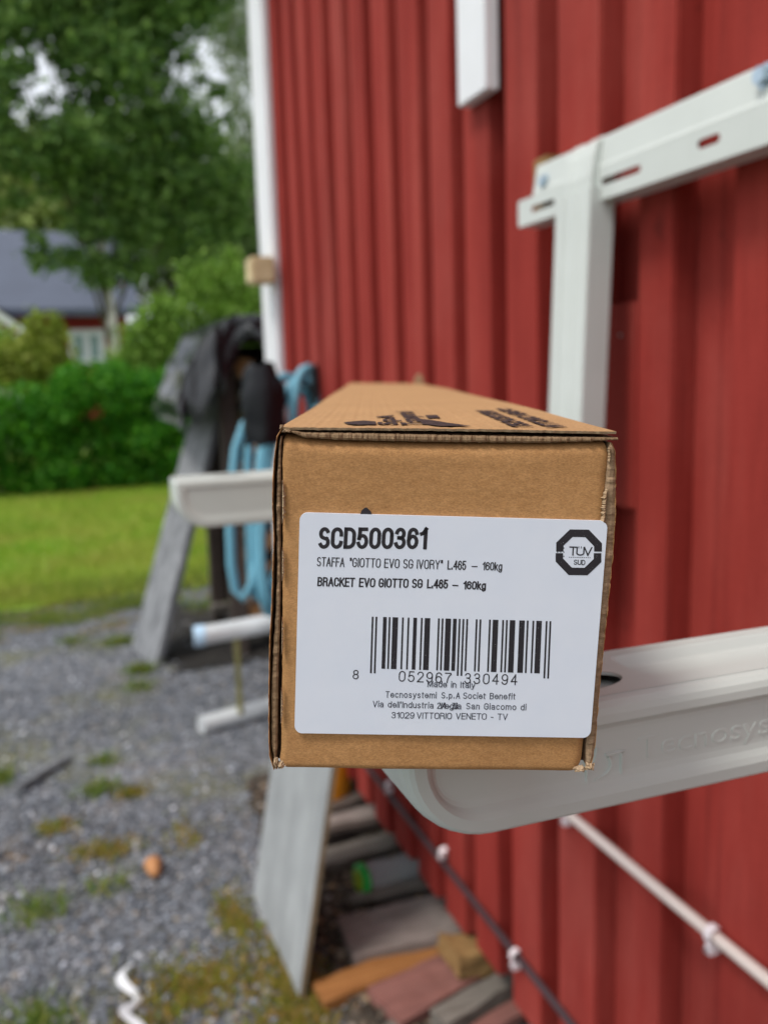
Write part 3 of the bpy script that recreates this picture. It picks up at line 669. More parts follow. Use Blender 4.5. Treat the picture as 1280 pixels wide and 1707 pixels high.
# ---- label
LT, RT, RB, LB = (500, 854), (1012, 868), (983, 1229), (491, 1221)
def quad(u_, v_):    # u right, v up, 0..1
    x = (LB[0]*(1-u_)+RB[0]*u_)*(1-v_)+(LT[0]*(1-u_)+RT[0]*u_)*v_; y = (LB[1]*(1-u_)+RB[1]*u_)*(1-v_)+(LT[1]*(1-u_)+RT[1]*u_)*v_; return fl(x, y)
LC = -0.0006
ru, rv = 13/512, 13/365
pts = []
for (cu, cv, a0_) in ((ru, rv, 180), (1-ru, rv, 270), (1-ru, 1-rv, 0), (ru, 1-rv, 90)):
    for k in range(9):
        t = math.radians(a0_+90*k/8); pts.append((cu+ru*math.cos(t), cv+rv*math.sin(t)))
def bow(u_): return 0.0
outl = [quad(*p) for p in pts]; me_ = curve_mesh([outl])
v_ = verts(me_); 
lb = MB(); n_ = len(outl); lb.add([(p[0], LC, p[1]) for p in outl]+[(p[0], 0.0004, p[1]) for p in outl], [tuple(range(n_))]+[(i, n_+i, n_+(i+1) % n_, (i+1) % n_) for i in range(n_)])
label = lb.build('label', M['label'], box)
HC = verts(text_mesh('H'))[:, 1].max()
IC = LC-0.00005
def map_quad(me, x0, y0, x1, y1, cap, c=IC, shear=0.0, lean=-0.075, xmin=None, xmax=None):
    """baseline from (x0,y0) to (x1,y1) pixels on the face, capital height cap pixels"""
    a = verts(me); lo = a[:, 0].min() if xmin is None else xmin; hi = a[:, 0].max() if xmax is None else xmax
    p0 = np.array(fl(x0, y0)); p1 = np.array(fl(x1, y1)); pu = np.array(fl(x0-cap*lean, y0-cap))-p0
    t = (a[:, 0:1]-lo)/(hi-lo); h = a[:, 1:2]/HC
    q_ = p0+(p1-p0)*t+pu*h
    setverts(me, np.stack([q_[:, 0], np.full(len(q_), c), q_[:, 1]], 1)); return me

# stroke lettering: each glyph is a set of centre lines, built as thin printed strokes
def AR(cx_, cy_, rx, ry, a0, a1, n_=14): return [(cx_+rx*math.cos(math.radians(a0+(a1-a0)*k/n_)), cy_+ry*math.sin(math.radians(a0+(a1-a0)*k/n_))) for k in range(n_+1)]
def OV(cx_, cy_, rx, ry): return AR(cx_, cy_, rx, ry, 90, 450, 24)
GL = {
'A': (.56, [[(0, 0), (.28, 1), (.56, 0)], [(.10, .34), (.46, .34)]]),
'B': (.5, [[(.26, .53)]+[(.27, 1)][:0], [(0, 0), (0, 1), (.24, 1)]+AR(.24, .77, .23, .23, 90, -90)+[(0, .54)], [(.24, .54)]+AR(.24, .27, .26, .27, 90, -90)+[(0, 0)]]),
'C': (.52, [[(.52, .68)]+AR(.26, .72, .26, .28, 5, 180)+AR(.26, .28, .26, .28, 180, 355)]),
'D': (.52, [[(0, 0), (0, 1), (.2, 1)]+AR(.2, .68, .32, .32, 90, 0)+AR(.2, .32, .32, .32, 0, -90)+[(0, 0)]]),
'E': (.44, [[(.44, 0), (0, 0), (0, 1), (.44, 1)], [(0, .53), (.40, .53)]]),
'F': (.42, [[(0, 0), (0, 1), (.42, 1)], [(0, .53), (.37, .53)]]),
'G': (.54, [[(.52, .70)]+AR(.26, .72, .26, .28, 5, 180)+AR(.26, .28, .26, .28, 180, 360)+[(.52, .46), (.29, .46)]]),
'H': (.52, [[(0, 0), (0, 1)], [(.52, 0), (.52, 1)], [(0, .53), (.52, .53)]]),
'I': (.0, [[(0, 0), (0, 1)]]),
'K': (.52, [[(0, 0), (0, 1)], [(.50, 1), (.02, .38)], [(.17, .56), (.54, 0)]]),
'L': (.42, [[(0, 1), (0, 0), (.42, 0)]]),
'M': (.66, [[(0, 0), (0, 1), (.33, .08), (.66, 1), (.66, 0)]]),
'N': (.52, [[(0, 0), (0, 1), (.52, 0), (.52, 1)]]),
'O': (.54, [AR(.27, .72, .27, .28, 0, 180)+AR(.27, .28, .27, .28, 180, 360)+[(.54, .72)]]),
'P': (.5, [[(0, 0), (0, 1), (.25, 1)]+AR(.25, .74, .25, .26, 90, -90)+[(0, .48)]]),
'R': (.52, [[(0, 0), (0, 1), (.25, 1)]+AR(.25, .76, .25, .24, 90, -90)+[(0, .52)], [(.28, .52)]+AR(.28, .32, .2, .2, 90, 0)+[(.50, .10), (.52, 0)]]),
'S': (.5, [AR(.25, .745, .225, .255, 30, 232, 18)+[(.30, .47)]+AR(.25, .255, .245, .255, 52, -152, 18)]),
'T': (.5, [[(0, 1), (.5, 1)], [(.25, 1), (.25, 0)]]),
'U': (.52, [[(0, 1)]+AR(.26, .27, .26, .27, 180, 360)+[(.52, 1)]]),
'V': (.54, [[(0, 1), (.27, 0), (.54, 1)]]),
'Y': (.54, [[(0, 1), (.27, .45), (.54, 1)], [(.27, .45), (.27, 0)]]),
'Z': (.5, [[(0, 1), (.5, 1), (0, 0), (.5, 0)]]),
'0': (.5, [AR(.25, .70, .25, .30, 0, 180)+AR(.25, .30, .25, .30, 180, 360)+[(.5, .70)]]),
'1': (.26, [[(0, .76), (.12, .80), (.26, 1), (.26, 0)]]),
'2': (.5, [AR(.25, .74, .24, .26, 172, -38)+[(.03, .06), (0, 0), (.5, 0)]]),
'3': (.5, [AR(.245, .76, .22, .24, 165, -82), AR(.245, .265, .25, .265, 90, -165)+[], [(.16, .53), (.27, .53)]]),
'4': (.54, [[(.40, 0), (.40, 1), (0, .30), (.54, .30)]]),
'5': (.5, [[(.46, 1), (.09, 1), (.045, .50)]+AR(.245, .32, .255, .32, 132, -160)]),
'6': (.5, [AR(.26, .74, .23, .26, 12, 180)+[(.0, .36)]+AR(.25, .31, .25, .31, 180, 520)]),
'7': (.5, [[(0, 1), (.5, 1)]+AR(.8, .0, .6, 1.0, 118, 178)]),
'8': (.5, [OV(.25, .765, .215, .235), OV(.25, .265, .25, .265)]),
'9': (.5, [AR(.24, .26, .23, .26, 192, 360)+[(.5, .62)]+AR(.25, .69, .25, .31, 0, 340)]),
'a': (.44, [AR(.21, .54, .20, .18, 165, 0)+[(.41, .1), (.44, 0)], AR(.21, .20, .21, .20, 0, 360)+[]]),
'b': (.44, [[(0, 0), (0, 1)], OV(.22, .36, .22, .36)]),
'c': (.42, [AR(.22, .36, .22, .36, 40, 320)]),
'd': (.44, [[(.44, 0), (.44, 1)], OV(.22, .36, .22, .36)]),
'e': (.44, [[(.02, .38), (.44, .38)]+AR(.22, .36, .22, .36, 0, 318)]),
'f': (.26, [[(.11, 0), (.11, .8)]+AR(.24, .84, .13, .16, 180, 90), [(0, .72), (.25, .72)]]),
'g': (.44, [OV(.22, .36, .22, .36), [(.44, .72), (.44, -.05)]+AR(.22, -.05, .22, .22, 0, -160)]),
'i': (.0, [[(0, 0), (0, .72)], [(0, .93), (0, 1.0)]]),
'k': (.4, [[(0, 0), (0, 1)], [(.37, .72), (.02, .30)], [(.13, .43), (.40, 0)]]),
'l': (.0, [[(0, 0), (0, 1)]]),
'm': (.7, [[(0, 0), (0, .72)], [(0, .5)]+AR(.175, .5, .175, .22, 180, 0)+[(.35, 0)], [(.35, .5)]+AR(.525, .5, .175, .22, 180, 0)+[(.70, 0)]]),
'n': (.4, [[(0, 0), (0, .72)], [(0, .48)]+AR(.2, .48, .2, .24, 180, 0)+[(.4, 0)]]),
'o': (.46, [OV(.23, .36, .23, .36)]),
'p': (.44, [[(0, .72), (0, -.26)], OV(.22, .36, .22, .36)]),
'r': (.24, [[(0, 0), (0, .72)], [(0, .5)]+AR(.2, .5, .2, .21, 180, 80)]),
's': (.38, [AR(.19, .53, .17, .19, 30, 235, 10)+AR(.19, .18, .19, .18, 55, -150, 10)]),
't': (.24, [[(.1, .95), (.1, .14)]+AR(.2, .12, .1, .12, 180, 270), [(0, .72), (.24, .72)]]),
'u': (.4, [[(0, .72)]+AR(.2, .22, .2, .22, 180, 360)+[(.4, .72)], [(.4, .3), (.4, 0)]]),
'y': (.42, [[(0, .72), (.21, 0)], [(.42, .72), (.17, -.2), (.03, -.26)]]),
'.': (.12, [[(.06, 0), (.06, .10)]]), '-': (.24, [[(0, .38), (.24, .38)]]), '\u2013': (.42, [[(0, .38), (.42, .38)]]), '"': (.14, [[(0, .72), (0, 1)], [(.14, .72), (.14, 1)]]), "'": (0, [[(0, .75), (0, 1)]]), '/': (.3, [[(0, -.05), (.3, 1)]]),
'\u00dc': (.52, [[(0, 1)]+AR(.26, .27, .26, .27, 180, 360)+[(.52, 1)], [(.15, 1.0), (.15, .88)], [(.37, 1.0), (.37, .88)]]),
}
def text_paths(txt, gap=.2, space=.32):
    x = 0; out = []; wd = 0
    for ch in txt:
        if ch == ' ': x += space; continue
        g = GL[ch]
        for st in g[1]:
            if len(st) > 1: out.append([(x+p[0], p[1]) for p in st])
        wd = x+g[0]; x = wd+gap
    return out, wd
def stroke_text(txt, x0, y0, x1, y1, cap, wpx, gap=.2, space=.32, c=IC, lean=-0.06, mapf=None):
    paths, wd = text_paths(txt, gap, space); wd = max(wd, 1e-3); mb_ = MB(); hw = wpx/2
    capc = cap-wpx; bx0, bx1 = x0+hw, x1-hw
    def mp(p): 
        t = p[0]/wd; X = bx0+(bx1-bx0)*t-p[1]*capc*lean; Y = y0+(y1-y0)*t-hw-p[1]*capc; return X, Y
    for st in paths:
        q = [mp(p) for p in st]; segs = [[q[0]]]
        for i in range(1, len(q)):
            if math.hypot(q[i][0]-segs[-1][-1][0], q[i][1]-segs[-1][-1][1]) < 0.02: continue
            segs[-1].append(q[i])
            if i < len(q)-1:
                a_ = math.atan2(q[i][1]-q[i-1][1], q[i][0]-q[i-1][0]); b_ = math.atan2(q[i+1][1]-q[i][1], q[i+1][0]-q[i][0])
                if abs((b_-a_+math.pi) % (2*math.pi)-math.pi) > 0.6: segs.append([q[i]])
        for k, sg in enumerate(segs):
            if len(sg) < 2: continue
            sg = list(sg); ex = hw*0.92
            d0 = math.hypot(sg[0][0]-sg[1][0], sg[0][1]-sg[1][1]) or 1; d1 = math.hypot(sg[-1][0]-sg[-2][0], sg[-1][1]-sg[-2][1]) or 1
            sg[0] = (sg[0][0]+(sg[0][0]-sg[1][0])/d0*ex, sg[0][1]+(sg[0][1]-sg[1][1])/d0*ex); sg[-1] = (sg[-1][0]+(sg[-1][0]-sg[-2][0])/d1*ex, sg[-1][1]+(sg[-1][1]-sg[-2][1])/d1*ex)
            L_ = [fl(*p) for p in sg] if mapf is None else [mapf(*p) for p in sg]
            Lp = [Vector((p[0], 0, p[1])) for p in L_]; n_ = len(Lp); r_ = hw*PXM if mapf is None else hw
            vs = []
            for i, p in enumerate(Lp):
                t = (Lp[min(i+1, n_-1)]-Lp[max(i-1, 0)]).normalized(); nn_ = Vector((-t.z, 0, t.x)); dep = 0.00002+0.00001*((k+len(mb_.v)) % 3)
                vs += [(p.x+nn_.x*r_, c, p.z+nn_.z*r_), (p.x+nn_.x*r_*.8, c-dep, p.z+nn_.z*r_*.8), (p.x-nn_.x*r_*.8, c-dep, p.z-nn_.z*r_*.8), (p.x-nn_.x*r_, c, p.z-nn_.z*r_)]
            mb_.add(vs, [(4*i+j, 4*i+j+1, 4*i+5+j, 4*i+4+j) for i in range(n_-1) for j in range(3)])
    me = bpy.data.meshes.new('txt'); me.from_pydata(mb_.v, [], mb_.f); me.update(); return me
PXM = abs(fl(900, 1000)[0]-fl(700, 1000)[0])/200

ST = stroke_text
merge('product_code', [ST('SCD500361', 530, 914, 711, 915, 36, 6.2, gap=.28)], M['ink_speckle2'], label)
merge('description_text', [ST('STAFFA', 528, 943, 574, 944.3, 15.5, 1.7, .24), ST('"GIOTTO EVO SG IVORY"', 582.5, 944.3, 737, 948.2, 15.5, 1.7, .24, .4), ST('L.465', 745, 948.6, 776, 949.4, 15.5, 2.0, .24), ST('\u2013', 785, 949.4, 795, 949.6, 15, 1.8), ST('160kg', 803, 949.8, 836, 950.4, 14, 1.9, .24),
                           ST('BRACKET', 529, 976.4, 591, 977.6, 15.5, 2.5, .26), ST('EVO GIOTTO SG', 598, 977.8, 704, 979.6, 15.5, 2.5, .26, .4), ST('L.465', 711, 979.9, 746, 980.6, 15.5, 2.6, .26), ST('\u2013', 753, 981, 763, 981.2, 15, 2.2), ST('160kg', 771, 981.6, 809, 982.2, 14, 2.5, .26)], M['ink'], label)
# barcode EAN-13
Lc = ['0001101', '0011001', '0010011', '0111101', '0100011', '0110001', '0101111', '0111011', '0110111', '0001011']
par = {'8': 'LGLGGL'}['8']; code = '8052967330494'
bits = '101'
for k, ch in enumerate(code[1:7]):
    l_ = Lc[int(ch)]; bits += l_ if par[k] == 'L' else ''.join('1' if z == '0' else '0' for z in l_)[::-1]
bits += '01010'
for ch in code[7:]: bits += ''.join('1' if z == '0' else '0' for z in Lc[int(ch)])
bits += '101'
bc = MB(); i = 0
while i < 95:
    if bits[i] == '1':
        j = i
        while j < 95 and bits[j] == '1': j += 1
        guard = i < 3 or i >= 92 or 45 <= i < 50
        def bp(k_, v_): 
            xt, yt = 619.5+(918-619.5)*k_/95, 1027+(1034.5-1027)*k_/95; xb, yb = 616.5+(914-616.5)*k_/95, 1121+(1130-1121)*k_/95
            return xt+(xb-xt)*v_, yt+(yb-yt)*v_
        e = 1.0 if guard else 0.915; k0, k1 = i+0.04, j-0.02
        A_ = [fl(*bp(k0, 0)), fl(*bp(k1, 0)), fl(*bp(k1, e)), fl(*bp(k0, e))]
        bc.add([(p[0], IC, p[1]) for p in A_], [(0, 1, 2, 3)]); i = j
    else: i += 1
bco = bc.build('barcode', M['ink_speckle'], label)
dg = [ST('8', 587.5, 1131, 597.5, 1131.2, 15.5, 1.7)]
for k, ch in enumerate('052967'): dg.append(ST(ch, 664+k*15.2, 1135+k*.6, 675+k*15.2, 1135.3+k*.6, 18, 1.9))
for k, ch in enumerate('330494'): dg.append(ST(ch, 773+k*15.4, 1138.5+k*.45, 784+k*15.4, 1138.8+k*.45, 18, 1.9))
merge('barcode_digits', dg, M['ink'], label)
aw = 1.35
merge('address_text', [ST('Made in Italy', 712, 1144, 791, 1146, 10.6, aw, .22, .5, c=IC-.00003), ST('Tecnosystemi', 642, 1161.5, 727, 1163, 10.6, aw, .26), ST('S.p.A', 735, 1163.1, 766, 1163.6, 10.6, aw, .32), ST('Societ Benefit', 771, 1163.7, 858, 1165, 10.6, aw, .24, .5),
        ST("Via dell'Industria", 621, 1177.5, 722, 1180, 10.6, aw, .24, .5), ST('2/4 - Z.I.', 728, 1180.3, 764, 1181, 10.6, aw, .2, .4), ST('Veglia', 732, 1180.3, 768, 1181, 10.6, aw, .2, c=IC-.00003), ST('San Giacomo di', 776, 1181, 876, 1183, 10.6, aw, .26, .5),
        ST('31029', 652, 1196, 690, 1196.7, 10.6, aw, .2), ST('VITTORIO VENETO - TV', 694, 1196.8, 845, 1199, 10.6, aw, .2, .45)], M['ink_light'], label)
# octagonal certification mark
def octo(cx_, cy_, r_, k=0.414): 
    h_ = r_*k; return [(cx_+x*r_-y*r_*0.03, cy_+y*r_+x*0.5) for x, y in ((-k, -1), (k, -1), (1, -k), (1, k), (k, 1), (-k, 1), (-1, k), (-1, -k))]
oc, ic = octo(963.5, 920, 38), octo(963.2, 920, 25.5)
def clip_half(sign, gap=1.3):
    o_, i_ = (oc, ic)
    if sign < 0: O = [o_[7], o_[0], o_[1], o_[2]]; I = [i_[7], i_[0], i_[1], i_[2]]
    else: O = [o_[3], o_[4], o_[5], o_[6]]; I = [i_[3], i_[4], i_[5], i_[6]]
    yy_ = 920+sign*gap
    s0, s1 = (O[0][0], yy_), (O[-1][0], yy_); t0, t1 = (I[0][0], yy_), (I[-1][0], yy_)
    return [s0]+O+[s1]+[t1]+I[::-1]+[t0]
ml = []
for sg in (-1, 1):
    me_ = curve_mesh([[fl(*p) for p in clip_half(sg)]]); a = verts(me_); setverts(me_, np.stack([a[:, 0], np.full(len(a), IC), a[:, 1]], 1)); ml.append(me_)
ml.append(ST('TUV', 947, 925, 985.5, 926, 15, 2.2, .04)); ml.append(ST('SUD', 955, 940.5, 974, 941, 8.5, 1.3, .2)); ml.append(ST('..', 962.5, 913.2, 968.5, 913.4, 2.6, 1.2, .5))
q = MB(); 
for k in range(12):
    x = 947+k*3.1; A_ = [fl(x, 927.6+k*.07), fl(x+1.9, 927.6+k*.07), fl(x+1.9, 928.6+k*.07), fl(x, 928.6+k*.07)]; q.add([(p[0], IC, p[1]) for p in A_], [(0, 1, 2, 3)])
for r_i in range(9):        # white dither over the left side of the ring
    for r_j in range(5):
        if (r_i+r_j) % 2 == 0:
            x, y = 927.5+r_j*2.6, 905+r_i*3.4
            A_ = [fl(x, y), fl(x+1.5, y), fl(x+1.5, y+1.9), fl(x, y+1.9)]; q.add([(p[0], IC-.00003, p[1]) for p in A_], [(0, 1, 2, 3)], 1)
qo = q.build('qt', [M['ink'], M['label']]); qm = qo.data; bpy.data.objects.remove(qo)
bm = bmesh.new()
for x_ in ml: bm.from_mesh(x_)
bm.from_mesh(qm); me_ = bpy.data.meshes.new('cm'); bm.to_mesh(me_); bm.free(); me_.materials.clear(); me_.materials.append(M['ink_speckle']); me_.materials.append(M['label'])
link('certification_mark', me_, M['ink'], label)
# ink on the face just above the label
A_ = [fl(600, 858), fl(603, 850), fl(608, 846), (fl(611, 845.5)), fl(618, 852), fl(620, 858)]
MB().add([(p[0], -0.0003, p[1]) for p in A_], [tuple(range(6))]).build('printed_arrow', M['ink'], box)
# ink on the top flap, read from the side of the box
ttop = []
def top_map(px, py):
    r_ = ray(px, py); n_ = U; d_ = ORI+U*fl(700, 713)[1]+W*0.0; tt = np.dot(d_-C0, n_)/np.dot(r_, n_); q_ = C0+r_*tt-ORI
    return float(np.dot(q_, W)), float(np.dot(q_, A))
def top_poly(pxs):
    pp_ = [top_map(*p) for p in pxs]; mb_ = MB(); mb_.add([(p[0], p[1], 0) for p in pp_], [tuple(range(len(pp_)))]); o_ = mb_.build('x', M['ink']); me = o_.data; bpy.data.objects.remove(o_); return me
ttop.append(top_poly([(572, 703), (606, 700.5), (626, 702.5), (627, 707.5), (600, 707.8), (580, 706.5)]))
ttop.append(top_poly([(693, 698), (722, 702), (745, 706), (785, 711.5), (735, 711.5), (705, 708)])); ttop.append(top_poly([(708, 693.5), (728, 693.5), (734, 698), (714, 698.5)]))
def top_text(txt, a_, c0, c1, cap, bold=0.01):
    me = text_mesh(txt, bold); v = verts(me); lo, hi = v[:, 0].min(), v[:, 0].max(); 
    setverts(me, np.stack([a_-cap*v[:, 1]/HC, c0+(c1-c0)*(v[:, 0]-lo)/(hi-lo), np.zeros(len(v))], 1)); return me
ttop.append(top_text('Tecnosystemi', 0.0345, 0.010, 0.085, 0.0055, 0.05)); ttop.append(top_text('S.p.A', 0.0275, 0.010, 0.06, 0.0045, 0.05))
ttop.append(top_text('TECNOSYSTEMI', 0.0615, 0.008, 0.088, 0.0050, 0.06)); ttop.append(top_text('VITTORIO VENETO', 0.0702, 0.008, 0.105, 0.0050, 0.06))
for me in ttop:
    bm = bmesh.new(); bm.from_mesh(me); bmesh.ops.triangulate(bm, faces=bm.faces[:])
    bm.to_mesh(me); bm.free(); v = verts(me)
def top_surface(a_, c):
    i = np.clip((a_/fl(1027.5, 719)[0])*ns, 0, ns); x = 467+(1027.5-467)*i/ns; y = interp(TT, x); b_ = fl(x, y)[1]
    return b_+0.0010*noise.noise((a_*16, c*5, 2))*min(1, c*8)+0.0014*math.sin(min(1, c/.8)*math.pi)*(i/ns-.2)
for me in ttop:
    v = verts(me); z = np.array([top_surface(p[0], p[1])+0.00035 for p in v]); setverts(me, np.stack([v[:, 0], v[:, 1], z], 1))
merge('printed_marks', ttop, M['ink_top'], box)

# ------------------------------------------------------------------ cables, pipe, clips on the wall
def wob(y, s_): return 0.004*noise.noise((y*1.7, s_, 0))
o = MB().tube([(0.6375, y, 0.200+wob(y, 1)*2+0.012*math.exp(-((y-1.9)/.25)**2)) for y in np.linspace(2.6, -1, 60)], 0.0062, 10).build('wall_cable', M['cable'], smooth=True)
tag(o, 'dark brown cable clipped along the foot of the red wall', 'cable')
o = MB().tube([(0.6365, y, 0.526+wob(y, 4)) for y in np.linspace(1.12, -1, 40)], 0.0069, 12).build('wall_pipe', M['pipe'], smooth=True)
tag(o, 'thin off-white pipe clipped along the lower red wall', 'pipe')
def clip(x, y, z, s_, label, rot=0):
    e = tag(empty('cable_clip', (x, y, z)), label, 'cable clip', 'white clips nailed to the red wall')
    q = MB(); q.tube([(0.004+0.0*t, 0.0045*0, 0)for t in (0, 1)], 0.001, 6) if False else None
    pts = [(0.0-0.0095*s_*math.sin(t), 0, 0.0095*s_*math.cos(t)) for t in np.linspace(-0.3, math.pi+0.3, 14)]
    pr = MB()
    for k in (-1, 1): pass
    rows = [[(p[0], k*0.0055*s_, p[2]) for p in pts] for k in (-1, 1)]; rows2 = [[(p[0]*1.22, k*0.0055*s_, p[2]*1.22) for p in pts] for k in (-1, 1)]
    pr.grid(rows); pr.grid(rows2, flip=True); pr.grid([rows[0], rows2[0]]); pr.grid([rows[1], rows2[1]], flip=True)
    pr.build('hook', M['clip'], e)
    MB().box(-0.010*s_, 0.006, -0.0055*s_, 0.0055*s_, -0.0235*s_, -0.0095*s_).build('nail_block', M['clip'], e, bevel=0.002)
    MB().tube([(-0.0125*s_, 0, -0.017*s_), (0.012, 0, -0.017*s_)], 0.0028*s_, 10).build('nail', M['screw'], e)
    e.rotation_euler.x = rot; return e
clip(0.637, 1.203, 0.2005, 1.0, 'white cable clip on the dark brown cable nearest the yellowed block')
clip(0.637, 1.495, 0.232, .95, 'empty white cable clip on the red wall above the dark cable', 0.5)
clip(0.637, 1.797, 0.236, .95, 'white cable clip showing at the tip of the near bracket arm', 0.3)
clip(0.6365, 0.740, 0.526, 0.95, 'white clip holding the off-white pipe low at the right')
clip(0.6365, 1.045, 0.528, 0.9, 'white clip at the upper end of the off-white pipe under the bracket arm')

# ------------------------------------------------------------------ boards and rubbish on the ground
def slab(name, corners, z, th, mat, label, cat, tilt=0.0, group=None, bevel=0.003):
    """corners: four ground points around; slab of thickness th whose top is at z (+tilt towards +X)"""
    c_ = np.mean(corners, 0); e = [(p[0]-c_[0], p[1]-c_[1], z+tilt*(p[0]-c_[0])) for p in corners]
    q = MB().add([(a, b_, c) for a, b_, c in e]+[(a, b_, c-th) for a, b_, c in e], [(0, 1, 2, 3), (7, 6, 5, 4)]+[(i, 4+i, 4+(i+1) % 4, (i+1) % 4) for i in range(4)])
    o = q.build(name, mat, bevel=0, loc=(c_[0], c_[1], 0)); bm = bmesh.new(); bm.from_mesh(o.data)
    bmesh.ops.subdivide_edges(bm, edges=bm.edges[:], cuts=9, use_grid_fill=True)
    L_ = max(abs(e[i][0]) for i in range(4))
    for v in bm.verts:
        endf = max(0, abs(v.co.x)/L_-.72)*3
        d_ = Vector((noise.noise(v.co*60+Vector((c_[0]*50, 0, 0)))*.006*endf, noise.noise(v.co*35+Vector((0, c_[1]*50, 0)))*.0035, noise.noise(v.co*28+Vector((0, 0, c_[1]*40)))*.0035)); v.co += d_
    bm.to_mesh(o.data); bm.free(); return tag(o, label, cat, group)
G = 'old boards lying at the foot of the red wall'
slab('old_board', [(0.462, 1.655), (0.452, 1.520), (0.73, 1.490), (0.80, 1.63)], 0.050, 0.02, M['pink_wood'], 'wide pinkish grey board just above the orange-brown stick', 'board', 0.06, G)
slab('old_board', [(0.365, 1.500), (0.372, 1.437), (0.66, 1.475), (0.65, 1.535)], 0.030, 0.026, M['orange_wood'], 'orange-brown stick pointing left under the pinkish grey board', 'board', 0.02, G)
slab('old_board', [(0.452, 1.438), (0.478, 1.330), (0.70, 1.390), (0.69, 1.485)], 0.038, 0.026, M['redold_wood'], 'faded red board below the orange-brown stick', 'board', 0.05, G)
slab('old_board', [(0.53, 1.322), (0.54, 1.275), (0.76, 1.335), (0.75, 1.375)], 0.055, 0.03, M['greyd_wood'], 'dark grey board nearest the camera beside the faded red board', 'board', 0.06, G)
slab('wood_offcut', [(0.603, 1.455), (0.61, 1.375), (0.685, 1.375), (0.68, 1.43)], 0.088, 0.045, M['yellow_wood'], 'yellowed wood offcut lying on the faded red board', 'wood block', -0.2, None)
slab('old_board', [(0.52, 2.065), (0.50, 1.985), (0.73, 2.01), (0.73, 2.075)], 0.052, 0.028, M['pink_wood'], 'narrow pink-edged board behind the green-based bottle, above the grey one', 'board', 0.03, G)
slab('old_board', [(0.475, 1.94), (0.48, 1.865), (0.76, 1.88), (0.76, 1.95)], 0.040, 0.022, M['greyd_wood'], 'grey-brown board just behind the green-based bottle', 'board', 0.04, G)
slab('old_board', [(0.56, 2.140), (0.56, 2.095), (0.74, 2.13), (0.74, 2.18)], 0.050, 0.028, M['dark_wood'], 'dark board lying against the yellow-orange jug', 'board', 0.1, G)
slab('old_board', [(0.56, 1.80), (0.57, 1.70), (0.80, 1.69), (0.80, 1.81)], 0.022, 0.02, M['dark_wood'], 'dark rotting board under the clear bottle', 'board', 0.02, G)
def reg_deb(n):
    x = rng.uniform(0.42, 0.80, n); y = rng.uniform(1.30, 2.40, n); return x, y
M['chips'] = island_mat('wood_chips_and_dirt', [(0.0, (0.02, 0.016, 0.012)), (0.5, (0.07, 0.05, 0.035)), (0.8, (0.16, 0.13, 0.10)), (0.93, (0.26, 0.17, 0.09)), (1.0, (0.34, 0.32, 0.30))])
stones('wood_debris', 3800, reg_deb, (0.0065, 0.022), M['chips'], 'dark wood chips, dirt and bark between the old boards', 0.010)
slab('old_board', [(0.50, 1.715), (0.515, 1.695), (0.78, 1.665), (0.78, 1.69)], 0.055, 0.012, M['greyd_wood'], 'thin grey lath just in front of the green-based bottle', 'board', 0.05, G)
slab('old_board', [(0.47, 2.00), (0.49, 1.965), (0.76, 1.955), (0.76, 1.975)], 0.066, 0.014, M['dark_wood'], 'thin dark lath between the pink-edged board and the grey-brown board', 'board', 0.02, G)
slab('old_board', [(0.43, 1.345), (0.45, 1.325), (0.56, 1.372), (0.55, 1.39)], 0.02, 0.016, M['greyd_wood'], 'short pale splinter under the left end of the faded red board', 'board', 0.02, G)
slab('old_board', [(0.55, 1.270), (0.57, 1.235), (0.78, 1.30), (0.77, 1.335)], 0.035, 0.02, M['redold_wood'], 'dark reddish board under the dark grey board nearest the camera', 'board', 0.05, G)
# leaning grey sheet
p0, p1 = np.array([0.334, 1.488, 0.003]), np.array([0.326, 1.860, 0.003])
du = np.array([0.195, 0.04, 0.98]); du /= np.linalg.norm(du); LEN = 0.86
tn = np.cross(p1-p0, du); tn /= np.linalg.norm(tn); tn = tn if tn[0] > 0 else -tn; th = 0.011
du2 = np.array([0.165, 0.03, 0.98]); du2 /= np.linalg.norm(du2)
c4 = [p0, p1, p1+du*LEN, p0+du*LEN]; vv = [tuple(c) for c in c4]+[tuple(c+tn*th) for c in c4]
q = MB().add(vv, [(0, 1, 2, 3)]).add(vv, [(7, 6, 5, 4), (0, 4, 5, 1), (1, 5, 6, 2), (2, 6, 7, 3), (3, 7, 4, 0)], 1)
tag(q.build('leaning_sheet', [M['grey_sheet'], M['sheet_edge']], bevel=0), 'wide pale grey board standing on the gravel under the cardboard box', 'board')
# long weathered plank leaning at the wood stack
p0, p1 = np.array([0.290, 3.63, 0.003]), np.array([0.262-0.05, 3.80, 0.003])
tp0 = np.array([0.70, 3.93, 1.16]); du = tp0-p0; LEN = np.linalg.norm(du); du /= LEN
wv = p1-p0; wv -= du*np.dot(wv, du); wv = wv/np.linalg.norm(wv)*0.20
wv = np.array([-0.074, 0.26, 0.010])
tn = np.cross(wv, du); tn /= np.linalg.norm(tn); tn = tn if tn[1] > 0 else -tn; th = 0.03
c4 = [p0, p0+wv*1.0, p0+wv*0.95+du*LEN, tp0]; vv = [tuple(c) for c in c4]+[tuple(c+tn*th) for c in c4]
q = MB().add(vv, [(0, 1, 2, 3), (7, 6, 5, 4), (0, 4, 5, 1), (1, 5, 6, 2), (2, 6, 7, 3), (3, 7, 4, 0)])
tag(q.build('leaning_plank', M['grey_wood'], bevel=0.003), 'long weathered grey plank leaning against the tarp-covered wood stack', 'plank')
